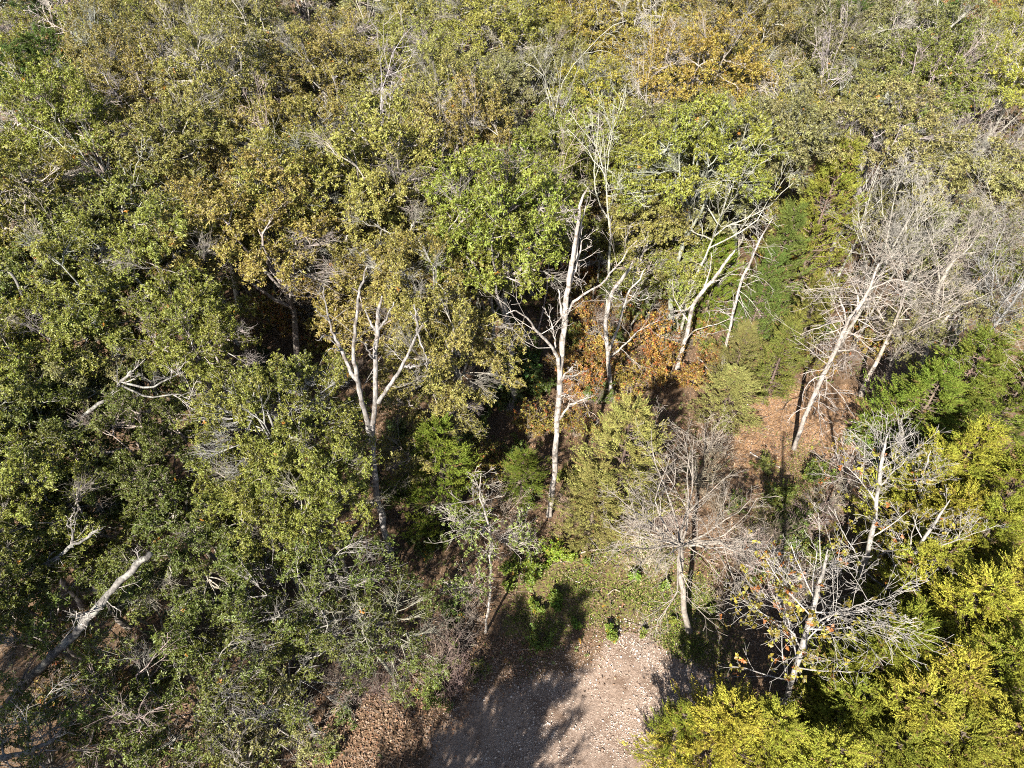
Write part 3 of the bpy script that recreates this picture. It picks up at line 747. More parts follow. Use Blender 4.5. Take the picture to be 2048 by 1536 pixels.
# cedars: tip of the tree in the picture and its height
CY, CG, CD, CS = (.225, .218, .032), (.145, .16, .022), (.10, .13, .018), (.20, .19, .06)
CEDARS = [
    (1995, 668, 9.0, 1.3, (.105, .135, .02), 'large bright green cedar at the right edge'),
    (1890, 735, 7.5, 1.15, (.10, .13, .02), 'bright green cedar left of the large right-edge cedar'),
    (1985, 848, 8.5, .95, CY, 'yellow-tipped cedar plume below the large right-edge cedar'),
    (1890, 905, 7.5, .9, CY, 'yellow cedar plume beside the middle white-barked tree'),
    (1950, 985, 7.5, 1.05, CY, 'yellow-green cedar at right behind the white twigs'),
    (2040, 1010, 8.0, 1.0, CG, 'green cedar cut by the right edge below the plumes'),
    (1905, 1090, 7.0, 1.0, CY, 'yellow-green cedar under the slanting white branches'),
    (2000, 1170, 8.0, 1.1, CY, 'yellow-green cedar at the right edge, middle of the thicket'),
    (1850, 1225, 9.0, .8, CG, 'slim cedar spire rising from the thicket beside the dark pocket'),
    (1790, 1280, 8.0, .8, CG, 'second slim cedar spire left of the dark pocket'),
    (1955, 1320, 8.5, 1.15, CY, 'yellow-green cedar at right above the bottom corner'),
    (1865, 1390, 8.0, 1.1, CY, 'yellow-green cedar right of the big white-barked gum'),
    (1740, 1390, 6.5, .95, CG, 'green cedar at the foot of the big white-barked gum'),
    (1480, 1425, 7.5, .95, CY, 'golden cedar at the bottom edge beside the gravel'),
    (1378, 1425, 5.5, .55, CG, 'small green cedar tip beside the gravel shadow'),
    (1570, 1440, 7.0, .8, CY, 'golden cedar at the bottom edge below the big gum'),
    (1690, 1490, 7.0, .95, CY, 'golden cedar at the bottom edge, third from the gravel'),
    (1800, 1480, 7.0, 1.05, CG, 'green cedar at the bottom edge under the slim spires'),
    (1950, 1470, 7.5, 1.1, CG, 'green cedar in the bottom right corner'),
    (1275, 800, 9.8, 1.0, CS, 'sage green cedar right of the tall white dead trunk'),
    (1200, 930, 6.5, .8, CS, 'small sage cedar leaning on the larger sage cedar'),
    (862, 845, 8.3, .95, CD, 'dark green cedar right of the forked dead trunk'),
    (1045, 905, 4.0, .6, CD, 'small dark cedar in the shaded gap left of the white trunk'),
    (1700, 265, 12.5, 1.1, (.165, .165, .028), 'tall yellow-green cedar standing among the grey-olive oaks'),
    (1595, 405, 10.5, .9, (.085, .105, .024), 'olive cedar below the tall yellow-green cedar'),
    (1552, 495, 8.5, .7, (.075, .11, .022), 'green cedar behind the slender dead pole'),
    (1650, 545, 8.0, .72, (.14, .145, .032), 'green cedar behind the leaning bare trunk'),
    (1500, 640, 6.0, .62, (.125, .125, .04), 'green cedar at the foot of the slender dead pole'),
    (1590, 640, 6.5, .7, (.11, .125, .026), 'low olive cedar above the straw-coloured clearing'),
    (1480, 740, 4.5, .85, CS, 'low sage cedar left of the straw-coloured clearing'),
    (2075, 1130, 8.0, 1.1, CY, 'yellow-green cedar cut by the right edge beside the thicket'),
    (2085, 900, 8.5, 1.1, CG, 'green cedar cut by the right edge beside the plumes'),
    (2085, 1290, 8.0, 1.1, CG, 'green cedar cut by the right edge above the corner'),
    (2080, 1450, 8.0, 1.1, CY, 'yellow-green cedar cut by the right edge in the corner'),
    (2090, 700, 8.5, 1.1, (.10, .13, .02), 'green cedar cut by the right edge behind the large cedar'),
    (1450, 465, 8.0, .8, CD, 'dark green cedar between the white dead forks and the pole'),
]
for k, (px, py, H, s, col, lb) in enumerate(CEDARS):
    x, y, _ = at(px, py, H)
    plant(CEDAR[k % 4], 'cedar_tree', lb, 'tree', (x, y, gh(x, y)), rnd.uniform(0, 6.28), (s, s, H / 9.2), jit(col, .1), jit((.12, .09, .07)), 'cedars at the wood edge')

# trees standing behind the drone, whose shadows fall across the gravel
for k, (x, y, H, s, lb) in enumerate([(-4.4, -1.0, 14.5, 1.2, 'tall cedar behind the viewpoint shading the gravel'), (-7.2, -2.4, 15.0, 1.5, 'second cedar behind the viewpoint'),
                                      (-3.4, 1.0, 9.0, .8, 'small cedar behind the viewpoint'), (-15, -1.5, 13.0, 1.25, 'cedar behind the viewpoint shading the left corner'), (-20, 1.0, 13, 1.25, 'farthest cedar behind the viewpoint')]):
    plant(CEDAR[k % 4], 'cedar_tree', lb, 'tree', (x, y, 0), k * 1.3, (s, s, H / 9.2), CG, (.2, .15, .11), 'cedars behind the viewpoint')

for k, (x, y, lb) in enumerate([(-20, -1.0, 'oak behind the viewpoint shading the bottom left corner'), (-27, 1.0, 'second oak behind the viewpoint')]):
    plant(OAK[k], 'oak_tree', lb, 'tree', (x, y, 0), k * 1.7, (.95, .95, 1.3), COL['G'][0], BARK, 'oaks behind the viewpoint')

# ------------------------------------------------------------------ trees drawn limb by limb
def hero(name, label, Y0, trunk, limbs, mat='dead_wood', col=PALE, r0=.2, twigs=None, group=None, S=9, seed=1, cap=True, base_z=-.3):
    """trunk, limbs: lists of (px, py[, dy]) in the plane Y0+dy; limbs: (points, radius start, radius end)"""
    rng = np.random.default_rng(seed)
    def w(pts): return [atY(q[0], q[1], Y0 + (q[2] if len(q) > 2 else 0)) for q in pts]
    T = w(trunk[0]); base = T[0].copy()
    e = empty(name, (base[0], base[1], 0)); tag(e, label, 'tree', group)
    off = np.array([base[0], base[1], 0])
    if base_z is not None: T[0] = np.array([base[0], base[1], base_z])
    K = max(10, 3 * len(T)); P = resample(T, K) - off; P[1:-1] += rng.normal(size=(K - 2, 3)) * .018
    R = .84 * np.interp(np.linspace(0, 1, K), np.linspace(0, 1, len(trunk[1])), trunk[1]) * (1 + .07 * rng.normal(size=K)); R[0] *= 1.3; R[-1] *= .5
    def closed(P, R):
        d = norm(P[-1] - P[-2]); return np.concatenate([P, [P[-1] + d * R[-1] * .5]]), np.concatenate([R, [.002]])
    P, R = closed(P, R)
    tk = Tubes(); tk.add(P[None], R[None], S)
    obj('trunk', tk.mesh(name + '_trunk'), mat, e, col)
    allP, allR = [], []
    for pts, a, b in limbs:
        Q = np.array(w(pts)); K = max(7, 3 * len(pts)); Q = resample(Q, K) - off; Q[1:-1] += rng.normal(size=(K - 2, 3)) * .022
        rr = np.linspace(a * .82, b * .5, K) * (1 + .08 * rng.normal(size=K))
        lp, lr_ = closed(Q, rr)
        t = Tubes(); t.add(lp[None], lr_[None], 7)
        if twigs:
            q = resample(Q, 7)[None]; rq = np.interp(np.linspace(0, 1, 7), np.linspace(0, 1, K), rr)[None]
            allP.append(q[0]); allR.append(rq[0])
        obj('branch', t.mesh(name + '_branch'), mat, e, col)
    if twigs:
        if twigs.get('trunk'):
            allP.append(resample(P[:-1], 7)); allR.append(np.interp(np.linspace(0, 1, 7), np.linspace(0, 1, len(R)), R))
        AP, AR = np.array(allP), np.array(allR)
        c = Tubes()
        if twigs.get('nt'):
            E2, E3 = spawn(rng, AP[-1:], AR[-1:], twigs['nt'], twigs.get('tr', (.2, 1)), twigs.get('ang', (30, 70)), twigs['l1'], 6, twigs.get('up', .05), twigs.get('wob', .22), twigs.get('rr', .4), .4, twigs.get('taper', .4), length=twigs.get('length'))
            E3 = np.clip(E3, .007, twigs.get('rmax', .03)); c.add(E2, E3, 4)
            G2, G3 = spawn(rng, E2, E3, twigs.get('n2', 4), (.2, 1), (20, 50), (.3, .6), 4, twigs.get('up', .05), .2, .6, .5); c.add(G2, np.maximum(G3, .006), 3)
            AP, AR = AP[:-1], AR[:-1]
        A2, B2 = spawn(rng, AP, AR, twigs['n1'], twigs.get('tr', (.2, 1)), twigs.get('ang', (30, 70)), twigs['l1'], 5, twigs.get('up', .05), twigs.get('wob', .22), twigs.get('rr', .4), .4, twigs.get('taper', .4), length=twigs.get('length'))
        B2 = np.clip(B2, .007, twigs.get('rmax', .03)); c.add(A2, B2, 4)
        if twigs.get('n2'):
            A3, B3 = spawn(rng, A2, B2, twigs['n2'], (.2, 1), (25, 60), (.35, .7), 4, twigs.get('up', .05), .16, twigs.get('rr2', .65), .5); B3 = np.maximum(B3, .006); c.add(A3, B3, 3)
            if twigs.get('n3'):
                A4, B4 = spawn(rng, A3, B3, twigs['n3'], (.2, 1), (25, 60), (.35, .7), 3, twigs.get('up', .05), .22, .7, .5); B4 = np.maximum(B4, .0055); c.add(A4, B4, 3)
                A3, B3 = A4, B4
            if twigs.get('leaf'):
                qn = rng.integers(0, len(A3), twigs['leaf']); zz = A3[qn][:, -1, 2]
                lim = np.percentile(zz, twigs.get('leafpct', 60)); qn = qn[zz < lim + rng.normal(size=len(zz)) * .8]
                pp, _, d = sample(A3, B3, qn, rng.uniform(.3, .99, len(qn)))
                V, F, var = rosettes(rng, pp, norm(d + .6 * rng.normal(size=d.shape)), 4, twigs.get('ln', (.1, .16)), .85, (40, 100))
                cr = obj('crown', c.mesh(name + '_crown'), mat, e, col)
                obj('foliage', mesh_from(name + '_foliage', V, F, var), twigs.get('lmat', 'gum_leaf'), cr, twigs.get('lcol', (.16, .15, .028)))
                return e
        obj('crown', c.mesh(name + '_crown'), mat, e, col)
    return e

SNAG = (.25, .235, .225)
Y = at(783, 1115)[1]
hero('dead_tree', 'tall grey dead tree forked into bare stems, left of centre', Y,
     ([(783, 1115), (766, 1045), (752, 985), (748, 927), (746, 870), (750, 808), (752, 722), (754, 664), (756, 630), (764, 592)], [.20, .18, .17, .14, .125, .11, .1, .09, .07, .045]),
     [([(743, 890), (737, 855), (726, 814), (716, 770), (711, 735), (707, 698), (711, 647), (716, 592), (725, 565), (734, 534)], .15, .045),
      ([(713, 760), (699, 736, .2), (685, 705, .3), (670, 678, .4), (660, 650, .5), (651, 613, .6), (648, 575, .7)], .10, .04),
      ([(757, 804), (778, 773, -.3), (802, 736, -.6), (819, 702, -.8), (836, 667, -1), (848, 650, -1.1)], .10, .05),
      ([(754, 664), (743, 650), (735, 633, .2), (730, 613, .3)], .06, .03), ([(755, 660), (767, 647, -.2), (778, 626, -.4), (788, 604, -.5)], .06, .03),
      ([(752, 720), (740, 712, -.3), (733, 691, -.5), (714, 678, -.8)], .05, .025),
      ([(836, 668, -1), (832, 637, -1), (828, 609, -1)], .06, .03), ([(836, 667, -1), (844, 695, -1.3), (853, 722, -1.5), (854, 743, -1.6)], .04, .02),
      ([(808, 733, -.6), (822, 734, -.9), (839, 732, -1.1)], .06, .04),
      ([(657, 640, .5), (645, 632, .4), (630, 620, .3)], .035, .015), ([(668, 676, .4), (650, 672, .1), (634, 681, -.2)], .04, .015), ([(683, 700, .3), (668, 698, 0), (656, 700, -.1)], .04, .025),
      ([(752, 975), (736, 970, -.5), (718, 968, -.9)], .035, .015)],
     col=SNAG, twigs=dict(n1=4, l1=(.12, .32), n2=3, rmax=.013, rr=.25), seed=3)
Y = at(1098, 1032)[1]
hero('dead_tree', 'tallest bleached dead trunk with broken crown, at centre', Y,
     ([(1098, 1032), (1104, 985), (1109, 937), (1113, 859), (1118, 790), (1121, 739), (1125, 678), (1130, 637), (1135, 585), (1143, 534), (1149, 500), (1155, 450), (1163, 402), (1176, 375)], [.17, .15, .14, .14, .13, .125, .11, .09, .06, .03]),
     [([(1118, 745), (1113, 712, -.3), (1092, 681, -.7), (1072, 661, -1), (1058, 640, -1.2), (1034, 622, -1.4), (1012, 628, -1.6)], .10, .02),
      ([(1107, 700, -.3), (1110, 690, -.3), (1106, 664, -.3), (1101, 640, -.2), (1096, 632, -.2)], .05, .025),
      ([(1128, 655), (1121, 613, .2), (1117, 579, .3)], .08, .045),
      ([(1131, 632), (1150, 602, .4), (1181, 582, .8), (1205, 565, 1.1), (1229, 537, 1.5), (1249, 510, 1.8), (1275, 480, 2.2)], .075, .025),
      ([(1119, 838), (1133, 818, -.2), (1147, 806, -.4), (1171, 797, -.7), (1190, 790, -.8)], .075, .03),
      ([(1123, 760), (1135, 745, -.2), (1145, 733, -.3)], .06, .045), ([(1132, 752, -.2), (1150, 750, -.5), (1164, 742, -.7)], .04, .025),
      ([(1150, 520), (1158, 478, .2), (1172, 407, .4)], .06, .03), ([(1158, 420), (1142, 418, -.3), (1124, 424, -.6)], .035, .02),
      ([(1137, 575), (1148, 545, .2), (1160, 505, .3), (1165, 480, .4)], .06, .03), ([(1122, 795), (1130, 788, -.4), (1141, 792, -.6)], .045, .02)],
     col=(.37, .335, .305), twigs=dict(n1=6, l1=(.3, .65), n2=4, n3=2, rmax=.02, rr=.3), seed=4)
Y = at(1232, 800)[1]
hero('dead_tree', 'white dead fork with twisting limbs above the red shrubs', Y,
     ([(1225, 800), (1216, 720), (1212, 643), (1218, 610), (1225, 585), (1246, 555), (1258, 540), (1266, 524)], [.16, .14, .12, .11, .06]),
     [([(1219, 700), (1239, 647, .3), (1253, 589, .5), (1277, 561, .6), (1287, 541, .8)], .10, .05), ([(1258, 590, .5), (1285, 600, .2), (1310, 585, .2)], .04, .02),
      ([(1220, 715), (1250, 690, -.6), (1280, 660, -1), (1320, 640, -1.4)], .07, .02), ([(1216, 690), (1195, 660, -.5), (1185, 640, -.8)], .05, .02)],
     col=(.36, .33, .30), twigs=dict(n1=7, l1=(.35, .7), n2=5, n3=2, rmax=.03), seed=5)
Y = at(1355, 745)[1]
hero('dead_tree', 'white dead tree slanting right, between the red shrubs and the pole', Y,
     ([(1352, 745), (1362, 708), (1375, 664), (1386, 613), (1406, 582), (1427, 558), (1454, 520), (1470, 500)], [.17, .15, .13, .11, .06]),
     [([(1386, 610), (1366, 622, -.4), (1348, 633, -.8), (1330, 640, -1)], .06, .02), ([(1380, 650), (1350, 600, .4), (1345, 560, .6)], .06, .03), ([(1405, 583), (1420, 540, .5), (1422, 505, .7)], .06, .03),
      ([(1371, 680), (1390, 660, -.5), (1430, 650, -1), (1462, 635, -1.2)], .05, .025)],
     col=(.36, .33, .30), twigs=dict(n1=6, l1=(.3, .6), n2=4, n3=2, rmax=.03), seed=6)
Y = at(1438, 772)[1]
hero('dead_tree', 'slender straight dead pole with short drooping twigs', Y,
     ([(1438, 772), (1450, 702), (1464, 637), (1481, 568), (1498, 531), (1512, 500), (1525, 470), (1545, 438)], [.10, .095, .08, .06, .025]),
     [([(1395, 715), (1415, 735), (1440, 770)], .05, .05)] ,
     col=(.34, .315, .29), twigs=dict(trunk=True, nt=46, n1=2, tr=(.1, .98), ang=(60, 100), length=3.4, l1=(.3, .65), n2=4, n3=2, up=-.06, rmax=.02, rr=.3, taper=.3), seed=7)
Y = at(1589, 898)[1]
hero('dead_tree', 'leaning leafless trunk bristling with side twigs over the straw clearing', Y,
     ([(1589, 898), (1611, 831), (1642, 760), (1673, 695), (1693, 647), (1717, 616), (1738, 575), (1758, 527)], [.14, .13, .12, .1, .04]),
     [([(1693, 647), (1685, 610, .5), (1672, 585, .9), (1660, 560, 1.2)], .07, .02), ([(1717, 616), (1712, 580, .5), (1690, 540, .9)], .06, .02), ([(1738, 580), (1790, 560, -.5), (1840, 570, -1)], .05, .015),
      ([(1673, 702), (1715, 703, -.6), (1735, 730, -1)], .05, .015), ([(1700, 640), (1650, 650, -.7), (1600, 670, -1.2)], .045, .015)],
     mat='gum_bark', col=(.31, .275, .25), twigs=dict(trunk=True, nt=52, n1=9, tr=(.15, 1), ang=(50, 95), length=3.6, l1=(.4, .9), n2=4, n3=2, up=-.05, rmax=.026, rr=.35, taper=.35, wob=.2), seed=8)
Y = at(1838, 745)[1]
hero('bare_tree', 'big leafless grey tree with two rising stems above the right cedars', Y,
     ([(1838, 745), (1850, 705), (1874, 654), (1871, 620), (1878, 575), (1895, 540), (1908, 515), (1915, 470)], [.2, .18, .14, .11, .05]),
     [([(1868, 665), (1885, 645), (1908, 620, .3), (1946, 582, .6), (1997, 527, 1), (2030, 480, 1.4)], .12, .03), ([(1872, 610), (1840, 560, -.5), (1810, 520, -.8)], .07, .02), ([(1930, 600, .4), (1980, 600, -.4), (2040, 590, -1)], .06, .02),
      ([(1880, 570), (1870, 500, .5), (1850, 450, 1)], .06, .02), ([(1900, 530), (1950, 480, .8), (1970, 430, 1.4)], .06, .02)],
     mat='gum_bark', col=(.27, .25, .215), twigs=dict(n1=10, l1=(.4, .7), n2=6, n3=4, up=.1, rmax=.03), seed=9)
# white-barked gums
Y = at(1548, 1452)[1]
GUMT = dict(trunk=True, n1=19, tr=(.15, 1), ang=(38, 62), length=4.3, l1=(.55, .9), n2=6, n3=3, up=.09, rmax=.032, rr=.4, taper=.62, wob=.08, leaf=800, leafpct=45, rr2=.45)
hero('sweetgum_tree', 'white-barked gum in front with star leaves on its lower twigs', Y,
     ([(1548, 1452), (1570, 1406), (1584, 1361), (1601, 1303), (1613, 1262), (1625, 1221), (1635, 1180), (1649, 1132), (1656, 1098)], [.13, .12, .11, .08, .02]),
     [([(1613, 1262), (1650, 1235, -.4), (1700, 1215, -.8), (1745, 1195, -1)], .045, .015), ([(1604, 1297), (1570, 1240, .3), (1548, 1190, .8)], .04, .015)],
     mat='gum_bark', col=(.32, .30, .28), twigs=GUMT, seed=10)
Y = at(1705, 1200)[1]
hero('sweetgum_tree', 'white-barked gum rising over the dark pocket right of the clearing', Y,
     ([(1705, 1200), (1724, 1146), (1738, 1095), (1748, 1050), (1752, 1013), (1762, 927), (1768, 893), (1780, 859)], [.13, .12, .1, .07, .02]),
     [([(1752, 1005), (1720, 960, .3), (1690, 930, .6)], .045, .015), ([(1757, 975), (1800, 930, -.3), (1825, 905, -.5)], .045, .015)],
     mat='gum_bark', col=(.32, .30, .28), twigs=dict(GUMT, n1=16, length=3.4, n2=6, n3=3, leaf=120), seed=11)
Y = at(1786, 1225)[1]
hero('sweetgum_tree', 'white-barked gum with one long limb slanting left, in the cedars', Y,
     ([(1786, 1225), (1789, 1187), (1809, 1139), (1830, 1108), (1854, 1067), (1878, 1033), (1900, 1000)], [.13, .12, .1, .07, .02]),
     [([(1787, 1190), (1775, 1177), (1741, 1153, .2), (1720, 1125, .3), (1690, 1071, .6), (1655, 1019, 1)], .07, .02), ([(1818, 1125), (1822, 1080, .4), (1835, 1030, .7)], .05, .015), ([(1840, 1090), (1900, 1085, -.5), (1950, 1065, -.8)], .05, .015)],
     mat='gum_bark', col=(.32, .30, .28), twigs=dict(GUMT, n1=9, length=2.8, n2=5, n3=3, leaf=260, leafpct=45), seed=12)
Y = at(1830, 1110)[1]
hero('sweetgum_tree', 'slim white-barked gum among the yellow cedar plumes', Y,
     ([(1830, 1110), (1838, 1050), (1840, 1013), (1844, 958), (1854, 924), (1862, 900)], [.08, .07, .06, .05, .015]),
     [([(1841, 1000), (1860, 960, -.2), (1880, 930, -.4)], .03, .01)],
     mat='gum_bark', col=(.32, .30, .28), twigs=dict(GUMT, n1=14, length=2.2, n2=5, n3=2, leaf=120), seed=13)
# spreading bare tree at the head of the gravel
X_, Y_, _ = at(1380, 1263)
lean_ = at(1387, 1085, 6.8) - at(1380, 1263)
SPREAD = make_bare(301, H=10.4, R=4.0, fork=.62, n1=15, n2=7, n3=6, n4=4, el=(-4, 50), trunkr=.14, up=.0, wob=.17, lead=False, thin=.85, lean=0)
plant(SPREAD, 'bare_tree', 'spreading leafless tree with pale crown at the head of the gravel', 'tree', (X_, Y_, 0), 0, (1, 1, 1), None, (.26, .23, .20), None, (-math.atan2(lean_[1], 6.8), math.atan2(lean_[0], 6.8)))
# pale sapling left of the shadow
Y = at(969, 1264)[1]
hero('sapling', 'thin pale sapling with a few green leaves at the edge of the shadow', Y,
     ([(969, 1264), (977, 1221), (981, 1170), (981, 1118), (979, 1067), (970, 1026), (962, 1000), (960, 975), (962, 946)], [.07, .06, .05, .04, .015]),
     [([(981, 1100), (1000, 1080, .2), (1040, 1066, .4)], .025, .01), ([(980, 1080), (950, 1060, -.2), (925, 1045, -.3)], .025, .01), ([(975, 1215), (955, 1190, -.2), (930, 1160, -.4)], .025, .01)],
     mat='gum_bark', col=(.33, .30, .27), twigs=dict(trunk=True, n1=18, tr=(.35, 1), ang=(35, 65), length=2.6, l1=(.45, .85), n2=5, n3=2, up=.08, rmax=.02, rr=.5, taper=.5, leaf=1100, leafpct=70, ln=(.06, .1), lmat='oak_leaf', lcol=(.13, .16, .04)), seed=14)

# leaning and fallen trunks in the left corner
def lean(name, label, pts, radii, seed, twigs=None, limbs=(), col=(.12, .113, .105)):
    """pts: (px, py, z)"""
    rng = np.random.default_rng(seed)
    Q = np.array([at(*q) for q in pts]); e = empty(name, Q[0]); tag(e, label, 'tree trunk' if 'trunk' in name else 'fallen limb')
    off = Q[0].copy(); K = 4 * len(Q); P = resample(Q, K) - off; P[1:-1] += rng.normal(size=(K - 2, 3)) * .03
    R = np.interp(np.linspace(0, 1, K), np.linspace(0, 1, len(radii)), radii) * (1 + .1 * rng.normal(size=K))
    P = np.concatenate([P, [P[-1] + norm(P[-1] - P[-2]) * R[-1] * .4]]); R = np.concatenate([R, [.003]])
    t = Tubes(); t.add(P[None], R[None], 10); obj('trunk', t.mesh(name), 'grey_bark', e, col)
    for lp, a, b in limbs:
        W = resample(np.array([at(*q) for q in lp]), 9) - off; W[1:-1] += rng.normal(size=(7, 3)) * .03
        t = Tubes(); t.add(W[None], np.linspace(a, b, 9)[None], 6); obj('branch', t.mesh(name + '_branch'), 'grey_bark', e, col)
    if twigs:
        A = resample(P[:-1], 7)[None]; B = np.full((1, 7), .05)
        if limbs: A = np.concatenate([A, [resample(np.array([at(*q) for q in l[0]]), 7) - off for l in limbs]]); B = np.full((len(A), 7), .05)
        c = Tubes(); A2, B2 = spawn(rng, A, B, twigs[0], (twigs[2], 1), (25, 70), (.5, 1), 5, 0, .2, .35, length=twigs[1]); c.add(A2, B2, 4)
        A3, B3 = spawn(rng, A2, B2, 5, (.2, 1), (25, 60), (.4, .7), 4, 0, .2, .7); c.add(A3, np.maximum(B3, .006), 3)
        obj('crown', c.mesh(name + '_twigs'), 'grey_bark', e, (.32, .29, .27))
    return e
lean('leaning_trunk', 'thick grey lichened trunk leaning across the bottom left corner',
     [(-70, 1530, 4.0), (7, 1426, 5.6), (61, 1354, 6.7), (100, 1316, 7.3), (137, 1279, 7.9), (175, 1238, 8.5), (219, 1187, 9.2), (270, 1135, 9.9), (301, 1106, 10.3)], [.17, .16, .15, .145, .135, .125, .12, .11], 21, (11, 1.3, .15),
     [([(190, 1220, 8.8), (165, 1228, 9.2), (150, 1240, 9.4)], .05, .02)])
lean('fallen_limb', 'long grey limb slanting through the green oaks at the left',
     [(72, 905, 8.2), (137, 855, 9), (205, 804, 9.8), (239, 770, 10.3), (262, 742, 10.8)], [.085, .08, .07, .04], 22, (6, 2.0, .6),
     [([(245, 765, 10.3), (300, 775, 10.8), (345, 755, 11), (362, 745, 11.2)], .05, .02), ([(245, 772, 10.3), (300, 795, 10.6), (350, 790, 10.8), (380, 800, 10.9)], .045, .012)])
lean('fallen_limb', 'short grey limb hanging above the leaning trunk at the left edge',
     [(40, 1172, 8), (100, 1125, 8.6), (150, 1090, 9), (196, 1060, 9.4)], [.08, .075, .06, .04], 23, (6, 1.4, .2), [([(145, 1095, 9), (143, 1055, 9.3), (135, 1035, 9.5)], .04, .02)])
lean('fallen_limb', 'pale broken limb lying in the bottom left corner',
     [(-30, 1520, 7.5), (40, 1508, 7.8), (75, 1495, 8), (110, 1475, 8.3)], [.09, .085, .08, .05], 24, (7, 1.5, .1), [([(55, 1500, 7.9), (58, 1460, 8.2), (40, 1430, 8.6)], .04, .02), ([(10, 1510, 7.7), (8, 1480, 8), (30, 1450, 8.4)], .035, .015)])
lean('leaning_trunk', 'crooked pale trunk standing among the oaks at the left edge',
     [(72, 720, 6), (66, 660, 8), (55, 620, 9.5), (45, 590, 11), (20, 545, 12.3)], [.13, .12, .1, .05], 25, (5, 2, .5), [([(60, 645, 8.6), (30, 655, 9.5), (0, 665, 10)], .07, .04)])

# ------------------------------------------------------------------ understory
US = [  # px, py, kind, scale, colour (dark and dim ones have the hollows' shade mixed in), label
    (1215, 560, 'V', 1.3, (.26, .13, .03), 'orange-leaved shrub behind the upper white dead trunk'),
    (1260, 620, 'V', 1.3, (.25, .14, .03), 'orange-green shrub below the white dead fork'),
    (1300, 690, 'V', 1.4, (.23, .13, .03), 'orange-red shrub between the dead fork and the slanting dead tree'),
    (1210, 700, 'V', 1.3, (.22, .15, .03), 'orange and green shrub right of the tall dead trunk'),
    (1180, 780, 'V', 1.2, (.24, .12, .03), 'red-orange shrub by the lower limb of the tall dead trunk'),
    (1330, 760, 'V', 1.2, (.22, .12, .03), 'orange shrub left of the slender pole foot'),
    (1260, 780, 'V', 1.1, (.20, .15, .03), 'yellow-orange shrub above the sage cedar tip'),
    (1390, 760, 'V', 1.0, (.20, .12, .03), 'low red-tinged shrub at the pole foot'),
    (1150, 860, 'V', .9, (.19, .15, .03), 'yellow-green shrub beside the tall dead trunk'),
    (690, 620, 'V', 1.3, (.24, .20, .02), 'yellow shrub glowing behind the forked dead tree'),
    (660, 690, 'V', 1.3, (.15, .15, .02), 'dim yellow-green shrub in the hollow left of the fork'),
    (560, 650, 'V', 1.2, (.18, .11, .03), 'brown-orange shrub in the dark hollow'),
    (940, 860, 'W', 1.3, (.10, .13, .025), 'green shrub in the shaded gap behind the cedar'),
    (1010, 800, 'W', 1.2, (.09, .11, .025), 'green shrub deep in the gap between the dead trunks'),
    (1060, 740, 'W', 1.3, (.08, .14, .03), 'bright green shrub in the dark gap left of the tall dead trunk'),
    (960, 950, 'V', 1.0, (.17, .14, .03), 'yellowish shrub at the dark cedar side'),
    (1060, 860, 'V', 1.1, (.16, .14, .03), 'olive shrub left of the tall dead trunk foot'),
    (1060, 990, 'W', .9, (.09, .12, .03), 'dark green shrub by the foot of the tall dead trunk'),
    (1140, 960, 'W', 1.0, (.14, .15, .03), 'light green shrub right of the tall dead trunk foot'),
    (800, 880, 'W', 1.3, (.09, .12, .03), 'green shrub right of the forked trunk'),
    (800, 980, 'W', 1.2, (.06, .08, .02), 'dark shrub between the forked trunk and the cedar'),
    (860, 1090, 'W', 1.2, (.07, .09, .02), 'dark shrub under the dark green cedar'),
    (1040, 1140, 'W', 1.1, (.12, .16, .02), 'yellow-green weeds above the big shadow'),
    (1110, 1110, 'W', .9, (.16, .19, .02), 'bright yellow-green weeds right of the sapling'),
    (1780, 830, 'W', 1.1, (.11, .18, .03), 'fresh green bush at the left foot of the right cedars'),
    (1740, 890, 'W', 1.1, (.10, .17, .03), 'fresh green bush right of the straw clearing'),
    (1625, 950, 'W', .9, (.12, .17, .03), 'bright green weeds below the straw clearing'),
    (1700, 880, 'W', .6, (.11, .14, .03), 'small green weed clump on the clearing'),
    (1590, 1080, 'W', .9, (.10, .13, .03), 'green weeds above the big white-barked gum'),
    (1530, 930, 'W', .7, (.12, .14, .03), 'small weeds at the left side of the clearing'),
    (655, 1500, 'W', .6, (.13, .17, .03), 'small round green bush on the bare litter'),
    (1760, 700, 'V', 1.1, (.19, .15, .03), 'yellow-flecked brush beside the leaning bare trunk'),
    (1730, 640, 'V', 1.1, (.15, .13, .03), 'olive brush behind the leaning bare trunk'),
    (900, 1230, 'W', .8, (.10, .14, .03), 'green weeds left of the pale sapling foot'),
    (1085, 1285, 'W', .7, (.08, .12, .02), 'low green weeds inside the big shadow'),
    (690, 1430, 'W', .6, (.10, .12, .03), 'low green weeds beside the thin oak foot'),
    (1140, 600, 'V', 1.2, (.14, .12, .03), 'olive shrub behind the tall dead trunk'),
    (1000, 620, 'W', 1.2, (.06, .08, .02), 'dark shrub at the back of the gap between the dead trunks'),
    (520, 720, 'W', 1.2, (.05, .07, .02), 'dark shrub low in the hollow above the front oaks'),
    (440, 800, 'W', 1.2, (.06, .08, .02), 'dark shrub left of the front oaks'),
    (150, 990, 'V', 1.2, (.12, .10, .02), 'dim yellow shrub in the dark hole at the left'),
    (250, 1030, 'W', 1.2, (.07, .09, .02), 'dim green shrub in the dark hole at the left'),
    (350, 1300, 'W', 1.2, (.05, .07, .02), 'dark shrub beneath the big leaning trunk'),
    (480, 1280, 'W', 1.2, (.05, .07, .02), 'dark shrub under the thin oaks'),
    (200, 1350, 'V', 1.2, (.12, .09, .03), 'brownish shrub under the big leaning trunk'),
    (90, 1420, 'W', 1.0, (.08, .09, .03), 'olive shrub below the lower end of the leaning trunk'),
]
